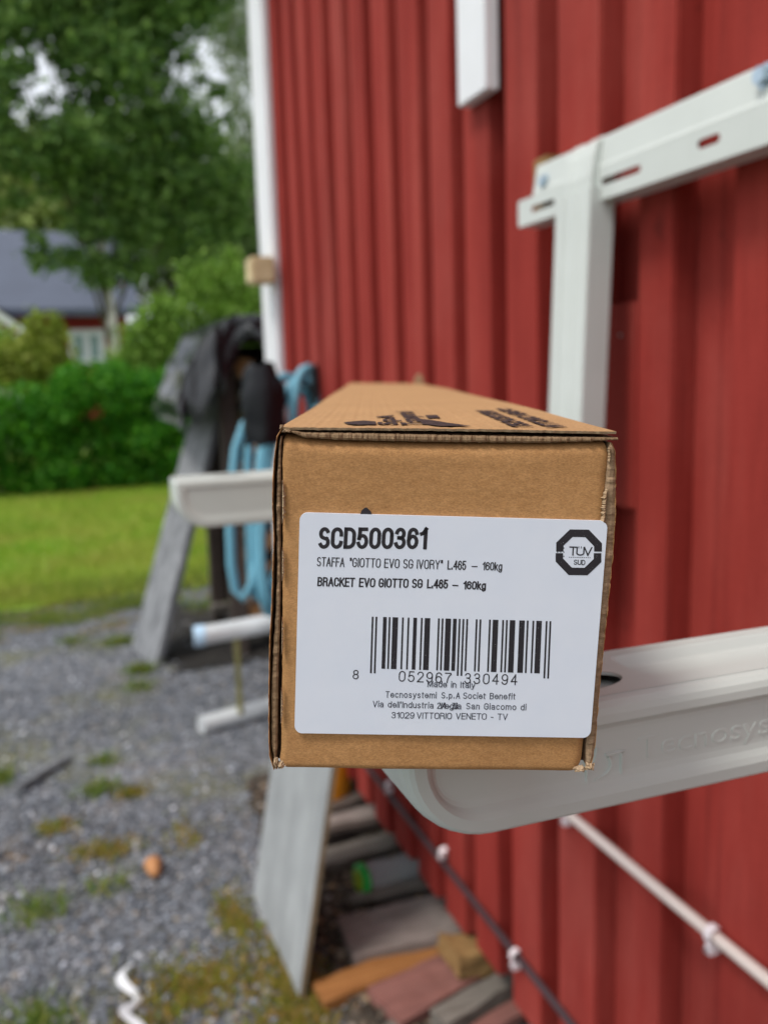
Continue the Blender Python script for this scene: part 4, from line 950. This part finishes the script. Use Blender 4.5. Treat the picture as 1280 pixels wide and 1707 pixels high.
# yellow jug
jug = tag(empty('yellow_jug', (0.612, 2.205, 0.0)), 'yellow-orange rounded plastic jug behind the leaning grey sheet', 'jug')
q = MB(); prof = [(0.0, 0.0), (0.045, 0.004), (0.054, 0.03), (0.057, 0.08), (0.055, 0.14), (0.045, 0.19), (0.022, 0.215), (0.015, 0.235), (0.015, 0.25), (0, 0.252)]
q.grid([[(r_*math.cos(t), r_*math.sin(t)*1.1, z+0.01) for t in np.linspace(0, 2*math.pi, 25)] for r_, z in prof]); q.build('body', M['yellow'], jug, smooth=True)
q = MB().tube([(-0.045-0.03*math.sin(t), -0.02, 0.11+0.07*math.cos(t)) for t in np.linspace(0, math.pi, 12)], 0.012, 10); q.build('handle', M['yellow'], jug, smooth=True)
q = MB().tube([(0, 0, .255), (0, 0, .285)], .019, 16); q.build('cap', M['black'], jug)
# bottle lying on its side
bt = tag(empty('bottle', (0.535, 1.735, 0.062)), 'clear plastic bottle with a green base lying among the old boards', 'bottle'); bt.rotation_euler = (0, 0.06, 0.12)
def lathe_x(prof, n_=24): return MB().grid([[(x, r_*math.cos(t), r_*math.sin(t)) for t in np.linspace(0, 2*math.pi, n_+1)] for x, r_ in prof])
lathe_x([(0.012, 0.031), (0.05, 0.033), (0.09, 0.030), (0.12, 0.033), (0.15, 0.026), (0.175, 0.013), (0.19, 0.012)]).build('body', M['glass'], bt, smooth=True)
lathe_x([(0.001, 0.0), (0.0, 0.020), (-0.002, 0.026), (0.003, 0.034), (0.014, 0.035), (0.016, 0.032)]).build('base_cup', M['green'], bt, smooth=True)
lathe_x([(-0.003, 0.0), (-0.0035, 0.019), (-0.0015, 0.0235)]).build('base_disc', M['lime'], bt, smooth=True)
lathe_x([(0.19, 0.014), (0.205, 0.014), (0.206, 0)]).build('cap', M['whitepl'], bt)
# stone, strip, stick
q = MB(); n1, n2 = 14, 20
q.grid([[((0.020+0.003*math.sin(3*t))*math.sin(p)*math.cos(t), 0.036*math.sin(p)*math.sin(t)*(1-0.12*math.sin(t)), 0.021*math.cos(p)) for t in np.linspace(0, 2*math.pi, n2+1)] for p in np.linspace(0.001, math.pi, n1)])
o = q.build('oval_stone', M['orange_stone'], smooth=True, loc=(0.128, 2.045, 0.022)); tag(o, 'orange-brown oval stone lying alone on the grey gravel', 'stone')
rows = []
for i in range(40):
    t = i/39; y = 1.70-0.23*t; x = 0.040+0.013*math.sin(t*14+2.2)+0.004*t; hw = 0.0055+0.0085*abs(math.sin(t*7+0.4))*(0.5+t*.7)
    z = 0.016+0.008*math.sin(t*12); tw = 0.7*math.sin(t*8)
    rows.append([(x-hw*math.cos(tw), y, z-hw*math.sin(tw)*.6), (x, y, z+.003), (x+hw*math.cos(tw), y, z+hw*math.sin(tw)*.6)])
q = MB().grid(rows); q.grid([[(p[0], p[1], p[2]-.0015) for p in r_] for r_ in rows], flip=True)
tag(q.build('plastic_strip', M['whitepl'], smooth=True), 'twisted white plastic strip on the gravel at the bottom', 'plastic strip')
o = MB().tube([(-0.19, 2.62, .02), (-0.12, 2.72, .022), (-0.05, 2.80, .018)], [0.013, 0.016, 0.012], 8).build('stick', M['grey_wood']); tag(o, 'short grey stick on the gravel at the left edge', 'stick')

# ------------------------------------------------------------------ metal trestle
tr = tag(empty('metal_trestle', (0.5, 2.9, 0)), 'low galvanised tube trestle with olive posts standing on the gravel', 'trestle')
def TR(name, pts, r_, mat, par=tr, n_=16):
    return MB().tube([tuple(Vector(p)-tr.location) for p in pts], r_, n_).build(name, mat, par, smooth=False)
def atY(px, py, Y): r_ = ray(px, py); return C0+r_*(Y/r_[1])
a_ = atY(335, 1060, 2.85); b_ = a_+np.array([0.62, 0.13, 0.0]); t1_ = TR('top_tube', [a_, b_], 0.031, M['galv'])
TR('end_cap', [a_-np.array([0.022, -.002, 0]), a_+np.array([0.012, -.001, 0])], 0.0345, M['cap'], tr)
f_ = (b_-a_)
for k in (0.19, 0.85):
    p_ = a_+f_*k; TR('post', [p_-np.array([0, 0, .02]), (p_[0]+.0, p_[1]-.0, 0.04)], 0.0095, M['olive'])
    zf = 0.030
    TR('foot', [(p_[0]-0.135, p_[1]-0.02, zf), (p_[0]+0.16, p_[1]+0.07, zf)], 0.030, M['galv'])

# ------------------------------------------------------------------ hose, hanger, sack
def hpt(px, py, Y=2.35, dy=0): return atY(px, py, Y+dy)
hang = tag(empty('hose_hanger', (0.64, 2.35, 1.15)), 'black plastic hose hanger fixed to the red wall', 'hose hanger')
q = MB().tube([tuple(np.array(p)-np.array(hang.location)) for p in ((0.644, 2.34, 1.12), (0.60, 2.34, 1.122), (0.555, 2.34, 1.12), (0.545, 2.34, 1.14))], 0.012, 10); q.build('arm', M['black'], hang)
MB().box(-0.003, 0.004, -0.06, 0.03, -0.08, 0.02).build('back_plate', M['black'], hang, bevel=0.001)
q = MB().tube([tuple(np.array(p)-np.array(hang.location)) for p in ((0.640, 2.27, 1.178), (0.632, 2.27, 1.175), (0.632, 2.27, 1.13), (0.634, 2.27, 1.06))], [0.005, .010, .013, .010], 10); q.build('guard', M['black'], hang)
hs_ = MB()
for k in range(5):
    top = 1.172-0.016*(k*3 % 7)*.6; bot = 0.46+0.10*abs(math.sin(k*1.9)); Yk = 2.33+0.026*(k-2); w_ = 0.042+0.020*abs(math.sin(k*2.1)); cx_ = 0.590-0.014*(k-2)+.004*math.sin(k*5)
    pts = []
    for t in np.linspace(0, 2*math.pi, 49)[:-1]:
        z = (top+bot)/2+(top-bot)/2*math.cos(t); sx = math.copysign(abs(math.sin(t))**0.7, math.sin(t)); f_ = (top-z)/(top-bot)
        pts.append((cx_-0.085*f_+0.02*math.sin(f_*5+k)*.5+w_*(1.35-.45*f_)*sx, Yk+0.03*math.sin(t), z))
    hs_.tube(pts, 0.0115, 8, closed=True)
hs_.tube([(0.50, 2.36, 1.06), (0.46, 2.36, 1.03), (0.435, 2.36, 0.97), (0.42, 2.36, 0.88), (0.408, 2.36, 0.76), (0.405, 2.36, 0.66), (0.412, 2.36, 0.59), (0.43, 2.355, 0.562), (0.455, 2.35, 0.60), (0.475, 2.35, 0.68), (0.50, 2.35, 0.77)], 0.0122, 10)
hs_.tube([(0.60, 2.29, 1.155), (0.622, 2.28, 1.15), (0.634, 2.27, 1.12), (0.634, 2.27, 1.05), (0.625, 2.27, 0.9)], 0.011, 10)
tag(hs_.build('garden_hose', M['hose'], smooth=True), 'coiled light blue garden hose hanging from the black hanger', 'hose')
# black sack beside the coil
q = MB(); rows = []
for i in range(15):
    t = i/14; z = 1.185-0.20*t; r_ = 0.030+0.021*math.sin(min(1, t*2.0)*math.pi/2)*(1-0.35*t*t)+0.006*noise.noise((t*5, 2, 2))
    rows.append([(0.486+r_*(1+.22*math.sin(a*5+t*4)+.22*noise.noise((a*1.5, t*6, 2)))*math.cos(a), 2.24+r_*.7*math.sin(a), z+.006*math.sin(a*4)) for a in np.linspace(0, 2*math.pi, 25)])
q.grid(rows); tag(q.build('black_sack', M['black'], smooth=True), 'crumpled black sack hanging beside the blue hose coil', 'sack')

# ------------------------------------------------------------------ wood stack under tarp
rack = tag(empty('wood_rack', (0.9, 3.9, 0)), 'grey timber rack holding firewood under the tarpaulin', 'wood rack')
def rk(name, *bxs, mat='greyd_wood'):
    q = MB()
    for b_ in bxs: q.box(b_[0]-.9, b_[1]-.9, b_[2]-3.9, b_[3]-3.9, b_[4], b_[5])
    return q.build(name, M[mat], rack, bevel=0.003)
for x in (0.615, 1.15):
    for y in (3.62, 4.15): rk('post', (x, x+.06, y, y+.06, 0.0, 1.30), mat='dark_wood')
rk('back_panel', (0.62, 1.2, 4.21, 4.225, 0.1, 1.3), mat='dark_wood'); rk('floor_rail', (0.60, 1.22, 3.66, 3.74, 0.07, 0.11)); rk('floor_rail', (0.60, 1.22, 4.08, 4.16, 0.07, 0.11)); rk('roof_board', (0.57, 1.24, 3.58, 4.25, 1.305, 1.325), mat='dark_wood')
logproto = []
for v_ in range(3):
    q = MB(); npt = [7, 5, 6][v_]; rad = [0.052, 0.058, 0.047][v_]
    ring = [((1+.18*math.sin(k*2.3+v_))*rad*math.cos(2*math.pi*k/npt), (1+.15*math.cos(k*1.9))*rad*math.sin(2*math.pi*k/npt)) for k in range(npt)]
    vs = [(a, -0.2, b_) for a, b_ in ring]+[(a, 0.2, b_) for a, b_ in ring]
    q.add(vs, [tuple(range(npt)), tuple(range(npt, 2*npt))[::-1]], 0); q.add(vs, [(i, npt+i, npt+(i+1) % npt, (i+1) % npt) for i in range(npt)], 1)
    me = bpy.data.meshes.new('log'); me.from_pydata(q.v, [], q.f); me.polygons.foreach_set('material_index', q.mi); me.materials.append(M['log_end']); me.materials.append(M['bark']); logproto.append(me)
for r_ in range(11):
    for c in range(4):
        o = bpy.data.objects.new('firewood_log', logproto[(r_*3+c*2) % 3]); COL.objects.link(o)
        o.location = (0.745+c*0.108+(0.02 if r_ % 2 else 0)+random.uniform(-.006, .006), 3.88+random.uniform(-.05, .02), 0.165+r_*0.102); o.rotation_euler = (0, random.uniform(0, 6.28), random.uniform(-.03, .03))
        tag(o, 'orange-brown split firewood log end in the covered stack', 'firewood', 'firewood logs stacked under the tarpaulin')
# tarp
prof = [(0.425, 0.985), (0.425, 1.03), (0.437, 1.10), (0.475, 1.19), (0.525, 1.275), (0.58, 1.345), (0.63, 1.378), (0.70, 1.392), (0.82, 1.388), (0.95, 1.385), (1.15, 1.375), (1.27, 1.34), (1.31, 1.15), (1.32, 1.0)]
pr = np.array(prof); tt = np.linspace(0, len(pr)-1, 60); px_ = np.interp(tt, range(len(pr)), pr[:, 0]); pz_ = np.interp(tt, range(len(pr)), pr[:, 1])
rows = []
for y in np.linspace(3.5, 4.35, 24):
    rows.append([(x+0.02*noise.noise((i*.2, y*4, 1)), y+0.02*noise.noise((i*.3, y, 7)), z+0.022*noise.noise((i*.22, y*4, 3))) for i, (x, z) in enumerate(zip(px_, pz_))])
q = MB().grid(rows, flip=True)
front = []
for s_ in range(13):
    t = s_/12; row = []
    for i, (x, z) in enumerate(zip(px_, pz_)):
        top = rows[0][i]
        if x < 0.60: q_ = max(0, min(1, (x-.52)/.07)); drop = (z-1.00-.02*math.sin(x*70))*(1-q_)+.2*q_
        else: drop = 0.24-0.45*max(0, min(1, (x-0.62)/0.10))*0.32+0.28*max(0, min(1, (x-0.76)/0.08)) - 0.06*math.sin(x*30)
        drop = max(0.03, drop); f = 0.045*math.sin(x*34+1)*t+0.02*noise.noise((x*9, t*3, 0))
        row.append((top[0]+0.02*t*math.sin(x*20), top[1]-0.03*math.sin(t*1.57)-f*0.6, top[2]-drop*t))
    front.append(row)
q.grid(front)
tag(q.build('tarpaulin', M['tarp'], smooth=True), 'crumpled dark grey tarpaulin draped over the wood stack', 'tarpaulin')

# ------------------------------------------------------------------ foliage
def leaves(name, centers, radii, n, size, mat, parent=None, flat=0.8, gap=None, droop=0.0, wm=None):
    centers = np.array(centers, float); radii = np.array(radii, float)
    if radii.ndim == 1: radii = np.repeat(radii[:, None], 3, 1)
    wts = radii.prod(1)**0.75
    if wm is not None: wts = wts*np.array(wm)
    wts /= wts.sum(); idx = rng.choice(len(centers), n, p=wts)
    d = rng.normal(size=(n, 3)); d /= np.linalg.norm(d, axis=1)[:, None]; rad = rng.random(n)**0.45
    P = centers[idx]+d*rad[:, None]*radii[idx]
    P[:, 2] = np.maximum(P[:, 2], 0.02)
    if gap is not None: P = P[gap(P)]
    n = len(P); nrm = rng.normal(size=(n, 3)); nrm[:, 2] += flat; nrm /= np.linalg.norm(nrm, axis=1)[:, None]
    t = rng.normal(size=(n, 3)); t[:, 2] -= droop*3; t -= nrm*(t*nrm).sum(1)[:, None]; t /= np.linalg.norm(t, axis=1)[:, None]; b_ = np.cross(nrm, t)
    s_ = size*rng.uniform(0.6, 1.35, n)[:, None]
    V = np.stack([P-t*s_, P+b_*s_*0.55-t*s_*.1, P+t*s_, P-b_*s_*0.55-t*s_*.1], 1).reshape(-1, 3)
    me = bpy.data.meshes.new(name); me.vertices.add(n*4); me.vertices.foreach_set('co', V.ravel())
    me.loops.add(n*4); me.loops.foreach_set('vertex_index', np.arange(n*4, dtype=np.int32)); me.polygons.add(n)
    me.polygons.foreach_set('loop_start', (np.arange(n)*4).astype(np.int32)); me.update(calc_edges=True)
    return link(name, me, mat, parent)
def leafmat(name, a, b_, c, big=None): return island_mat(name, [(0.0, a), (0.55, b_), (1.0, c)], 0.6, trans=0.38, big=big)
M['maple'] = leafmat('dark_leaves', (0.065, 0.14, 0.033), (0.13, 0.24, 0.052), (0.26, 0.40, 0.10))
M['birchl'] = leafmat('birch_leaves', (0.20, 0.28, 0.12), (0.27, 0.34, 0.17), (0.36, 0.42, 0.25))
M['hedgel'] = leafmat('hedge_leaves', (0.025, 0.14, 0.006), (0.055, 0.235, 0.010), (0.13, 0.36, 0.02))
M['shrubl'] = leafmat('light_shrub_leaves', (0.13, 0.26, 0.03), (0.21, 0.37, 0.05), (0.32, 0.48, 0.10))
M['yellowl'] = leafmat('yellow_green_leaves', (0.20, 0.28, 0.03), (0.28, 0.35, 0.045), (0.38, 0.42, 0.09))
M['farl'] = leafmat('far_leaves', (0.10, 0.18, 0.05), (0.16, 0.25, 0.07), (0.24, 0.33, 0.12))
M['trunk'] = plain('pale_trunk_bark', (0.62, 0.58, 0.54), 0.85, var=0.35, scale=6, bump=0.6)
M['trunkd'] = plain('brown_trunk_bark', (0.11, 0.09, 0.07), 0.9, var=0.35, scale=9, bump=0.6)
def tree(loc, h, crown, n, size, mat, label, cat='tree', trunk=0.18, tmat='trunk', limbs=7, lean=0.0, name='tree', gap=None, flat=.8, droop=0.0, group=None):
    root = tag(empty(name, loc), label, cat, group); L0 = np.array(loc)
    cen = [np.array(c[:3])-L0 for c in crown]; rad = [c[3:6] if len(c) >= 6 else (c[3],)*3 for c in crown]
    q = MB(); top = np.array([lean, 0, h*0.8]); q.tube([(0, 0, -0.05), (lean*.2+.04, 0, h*.25), (lean*.6-.03, 0, h*.5), tuple(top)], [trunk*1.15, trunk*.9, trunk*.6, trunk*.2], 10)
    ql = MB()
    for i, c in enumerate(sorted(cen, key=lambda z: random.random())[:limbs]):
        st = np.array([lean*.5, 0, h*(0.25+0.45*random.random())]); st[2] = min(st[2], max(c[2]-.1, .3)); md = (st+c)/2+np.array([0, 0, .12*h*.3]); ql.tube([tuple(st), tuple(md), tuple(c)], [trunk*.32, trunk*.2, trunk*.06], 7)
    q.build('trunk', M[tmat], root, smooth=True); ql.build('limbs', M['trunkd'], root, smooth=True)
    leaves('crown', list(cen)+[c*1.0 for c in cen], list(rad)+[tuple(v*1.45 for v in (r_ if hasattr(r_, '__len__') else (r_,)*3)) for r_ in rad], n, size, M[mat] if isinstance(mat, str) else mat, root, wm=[1]*len(cen)+[.10]*len(cen), gap=(lambda P: gap(P+L0)) if gap else None, flat=flat, droop=droop)
    return root
def at(px, py, Y): return C0+ray(px, py)*(Y/ray(px, py)[1])
# big maple-like tree, Y ~ 14
def blob(px, py, Y, r_): p_ = at(px, py, Y); return (p_[0], p_[1], p_[2], r_, r_, r_*0.8)
cr = []
for (px_b, py_b, Yb, rb_) in [(60, 20, 13, .55), (150, 30, 13.5, .7), (250, 20, 14, .7), (320, 25, 14.5, .38), (170, 110, 13, .62), (235, 100, 14.5, .65), (110, 235, 12.6, .50), (170, 220, 13.4, .62), (250, 190, 14, .60), (310, 215, 14, .52), (345, 235, 14.5, .30),
        (40, 255, 12.4, .42), (20, 120, 12.4, .30), (100, 300, 13, .35), (180, 300, 13.5, .60), (260, 290, 14, .62), (330, 300, 14.5, .55), (385, 290, 15, .42), (150, 370, 13.2, .38), (215, 370, 13.8, .52), (290, 380, 14.4, .55), (360, 370, 15, .5), (70, 430, 12.6, .24), (115, 430, 12.8, .22), (165, 450, 13.2, .32), (220, 445, 13.6, .33), (330, 440, 14.6, .4),
        (30, 330, 12.6, .16), (60, 395, 12.5, .15), (110, 90, 13, .20), (50, 110, 13.2, .13), (80, 165, 13.1, .12), (25, 160, 12.9, .12), (120, 165, 13.3, .13), (60, 200, 13, .15), (310, 95, 14.4, .16), (335, 130, 14.5, .13), (300, 150, 14.2, .14), (365, 150, 14.8, .18), (380, 200, 14.8, .16), (10, 45, 12.5, .35), (0, 200, 12.2, .22), (-80, 150, 12.5, .8), (-60, 320, 12.5, .5), (-120, 0, 13, 1.0), (150, -90, 14, 1.3), (300, -90, 14.5, 1.2), (0, -120, 13.5, 1.2), (395, 340, 15, .25)]:
    cr.append(blob(px_b, py_b, Yb, rb_))
tb = at(190, 700, 13.5)
tree((tb[0]+0.05, 13.5, 0), 6.0, cr, 46000, 0.066, 'maple', 'large dark leafy tree with a pale trunk spreading in front of the house', trunk=0.09, limbs=16)
# drooping birch at the building corner
cr = []
for (px_b, py_b, Yb, rx) in [(385, 20, 19, .55), (400, 90, 19, .5), (395, 160, 19, .45), (400, 230, 19.2, .45), (365, 60, 19, .35), (410, 300, 19.5, .4), (350, 0, 19, .5), (430, -40, 19.5, 1.0), (500, 100, 20, 1.2), (480, 250, 20, 1.0), (345, 165, 19.5, .2), (330, 110, 19.5, .16)]:
    p_ = at(px_b, py_b, Yb); cr.append((p_[0], p_[1], p_[2], rx, rx, rx*1.5))
tree((5.0, 19.5, 0), 9, cr, 15000, 0.055, 'birchl', 'pale drooping birch beside the white corner board', trunk=0.12, droop=1.0)
# darker trees behind
cr = [(p_[0], p_[1], p_[2], r_, r_, r_) for p_, r_ in [(at(250, 330, 27), 2.0), (at(340, 330, 27), 1.9), (at(420, 340, 27), 1.9), (at(330, 430, 27), 1.7), (at(420, 440, 27), 1.7), (at(260, 440, 27), 1.6), (at(500, 350, 28), 2.0)]]
tree((5.2, 27.5, 0), 9, cr, 14000, 0.13, 'farl', 'distant mid green tree behind the large dark tree', trunk=0.25, tmat='trunkd', droop=.2)
cr = [(p_[0], p_[1], p_[2], r_, r_, r_*.8) for p_, r_ in [(at(10, 330, 36), 2.0), (at(80, 350, 36), 1.8), (at(-40, 260, 36), 2.0), (at(140, 340, 37), 1.9), (at(60, 250, 38), 1.1), (at(180, 290, 38), 2.0)]]
M['farl2'] = leafmat('far_light_leaves', (0.24, 0.32, 0.07), (0.32, 0.40, 0.10), (0.42, 0.47, 0.18))
tree((2.0, 37, 0), 9, cr, 9000, 0.17, 'farl2', 'light green tree rising behind the grey roofed house', trunk=0.3, tmat='trunkd')
# shrubs between hedge and house
def shrub(px_, py_, Y, rx, rz, n_, mat, label, extra=(), size=.045):
    p_ = at(px_, py_, Y); cr_ = [(p_[0], p_[1], p_[2], rx, rx*.7, rz)]
    for (qx, qy, r1, r2) in extra: e_2 = at(qx, qy, Y); cr_.append((e_2[0], Y, e_2[2], r1, r1*.7, r2))
    return tree((p_[0], Y, 0), p_[2]+rz*.5, cr_, n_, size, mat, label, 'shrub', trunk=0.04, tmat='trunkd', limbs=4, name='shrub')
shrub(370, 520, 12.0, .60, .62, 9000, 'shrubl', 'light green bushy shrub above the tarpaulin', [(300, 560, .36, .36), (325, 480, .20, .24), (350, 455, .16, .22), (400, 470, .3, .2), (430, 510, .40, .4), (400, 600, .5, .4), (280, 520, .18, .22), (380, 440, .12, .2)])
shrub(250, 580, 11.6, .34, .45, 6000, 'shrubl', 'rounded green shrub to the right of the white house window', [(225, 620, .3, .35), (270, 530, .22, .25), (290, 600, .3, .4)])
shrub(70, 600, 11.2, .30, .38, 5000, 'yellowl', 'yellow-green shrub to the left of the white house window', [(30, 610, .35, .3), (60, 550, .12, .22), (95, 560, .10, .25), (100, 620, .2, .25)])
shrub(-20, 600, 11.4, .4, .35, 2500, 'shrubl', 'pale green shrub at the left edge behind the hedge', [(10, 600, .2, .25)])
# hedge
hr = tag(empty('hedge', (0.6, 10.2, 0)), 'dense bright green clipped hedge across the end of the lawn', 'hedge')
cen, rad = [], []
for x in np.arange(-3.2, 3.8, 0.26):
    for z in (0.22, 0.60, 0.98):
        cen.append((x-0.6+random.uniform(-.10, .10), random.uniform(-.16, .16), z+random.uniform(-.09, .09)+(.14*math.sin(x*2.3)+.10*math.sin(x*5.1) if z > .9 else 0))); rad.append((.30+random.uniform(-.05, .05), .42, .30+random.uniform(-.05, .05)))
leaves('foliage', cen, rad, 66000, 0.036, M['hedgel'], hr, flat=0.5)
q = MB()
for x in np.arange(-3.8, 3.2, .35): q.tube([(x, 0, 0), (x+.05, .05, .5), (x-.05, 0, 1.0)], [.02, .015, .006], 6)
q.build('stems', M['trunkd'], hr)
core = MB(); core.box(-3.9, 3.2, 0.12, 0.32, 0.0, 1.0)
# ------------------------------------------------------------------ neighbour's house
hy = 22.0
hz = lambda py, Y=hy: at(150, py, Y)[2]
hx = lambda px_, Y=hy: at(px_, 540, Y)[0]
hs0 = tag(empty('red_house', (0.5, hy, 0)), 'red house with grey-blue metal roof and white window beyond the hedge', 'house')
def hp(name, mat, *bxs, bevel=0.0):
    q = MB()
    for b_ in bxs: q.box(b_[0]-.5, b_[1]-.5, b_[2]-hy, b_[3]-hy, b_[4], b_[5])
    return q.build(name, mat, hs0, bevel=bevel)
M['hred'] = plain('house_red_paint', (0.30, 0.028, 0.025), 0.8, var=0.12, scale=2)
M['roof'] = plain('blue_grey_metal_roof', (0.085, 0.10, 0.14), 0.5, 0.1, var=0.08, scale=1.5)
M['pane'] = plain('window_pane', (0.30, 0.42, 0.42), 0.12, var=0.2, scale=2)
M['cream'] = plain('cream_gable_boards', (0.55, 0.50, 0.42), 0.7, var=0.06)
X0h, X1h = hx(-150), hx(212); ze = hz(512)
hp('wall', M['hred'], (X0h, X1h, hy, hy+6, 0, ze+.05))
q = MB(); zr = at(60, 388, hy+3.6)[2]; xl, xr2 = X0h-.3, hx(232)
ov = 0.5
q.add([(xl-.5, -ov, ze-.06), (xr2-.5, -ov, ze-.06), (xr2-.5, 3.3, zr), (xl-.5, 3.3, zr), (xr2-.5, 6.6, ze-.06), (xl-.5, 6.6, ze-.06)], [(0, 1, 2, 3), (3, 2, 4, 5)])
q.add([(xl-.5, -ov, ze-.22), (xr2-.5, -ov, ze-.22), (xr2-.5, 3.3, zr-.16), (xl-.5, 3.3, zr-.16), (xr2-.5, 6.6, ze-.22), (xl-.5, 6.6, ze-.22)], [(3, 2, 1, 0), (5, 4, 2, 3)])
q.add([(xl-.5, -ov, ze-.22), (xr2-.5, -ov, ze-.22), (xr2-.5, -ov, ze-.06), (xl-.5, -ov, ze-.06)], [(0, 1, 2, 3)])
q.build('roof', M['roof'], hs0)
hp('gable', M['hred'], (X1h-.02, X1h, hy+.5, hy+5.5, ze, ze+.6))
wx0, wx1, wz0, wz1 = hx(112), hx(172), hz(607), hz(549)
fr = hp('window', M['white_wood'], (wx0, wx0+.13, hy-.07, hy-.001, wz0, wz1), (wx1-.13, wx1, hy-.07, hy-.001, wz0, wz1), (wx0+.13, wx1-.13, hy-.07, hy-.001, wz0, wz0+.13), (wx0+.13, wx1-.13, hy-.07, hy-.001, wz1-.13, wz1), ((wx0+wx1)/2-.07, (wx0+wx1)/2+.07, hy-.065, hy-.001, wz0+.13, wz1-.13))
pq = MB().box(wx0+.13-.5, wx1-.13-.5, -.03, -.02, wz0+.13, wz1-.13).build('pane', M['pane'], fr)
hp('lintel_vent', M['cream'], (hx(128), hx(160), hy-.05, hy-.001, hz(527), hz(522)))
# porch at the left edge
pc = tag(empty('porch', (-1.0, 19.0, 0)), 'cream porch with white bargeboard at the left edge beside the red house', 'porch')
pA, pB = at(-60, 480, 19), at(44, 549, 19)
q = MB(); dz = 0.16
q.add([(pA[0]+1, -.02, pA[2]), (pB[0]+1, -.02, pB[2]), (pB[0]+1, -.02, pB[2]-dz), (pA[0]+1, -.02, pA[2]-dz), (pA[0]+1, .1, pA[2]), (pB[0]+1, .1, pB[2]), (pB[0]+1, .1, pB[2]-dz), (pA[0]+1, .1, pA[2]-dz)], [(3, 2, 1, 0), (4, 5, 6, 7), (0, 1, 5, 4), (1, 2, 6, 5), (2, 3, 7, 6)])
q.build('bargeboard', M['white_wood'], pc)
q = MB().add([(pA[0]+1, .1, pA[2]+.02), (pB[0]+1.05, .1, pB[2]-.02), (pB[0]+1.05, 2.5, pB[2]-.02), (pA[0]+1, 2.5, pA[2]+.02)], [(0, 1, 2, 3)]); q.add([(pA[0]+1, -.04, pA[2]+.06), (pB[0]+1.08, -.04, pB[2]+.02), (pB[0]+1.08, 2.5, pB[2]+.02), (pA[0]+1, 2.5, pA[2]+.06)], [(0, 1, 2, 3)]); q.build('roof', M['roof'], pc)
q = MB().box(-3, pB[0]+1-.35, .12, 2.4, 0, pB[2]-.06); q.add([(-3, .12, pB[2]-.06), (pB[0]+.65, .12, pB[2]-.06), (pA[0]+1, .12, pA[2]-.1), (-3, .12, pA[2]-.1)], [(0, 1, 2, 3)]); q.build('wall', M['cream'], pc)
MB().box(pB[0]+.70, pB[0]+.82, .14, .26, 0, pB[2]-.07).build('post', M['white_wood'], pc)
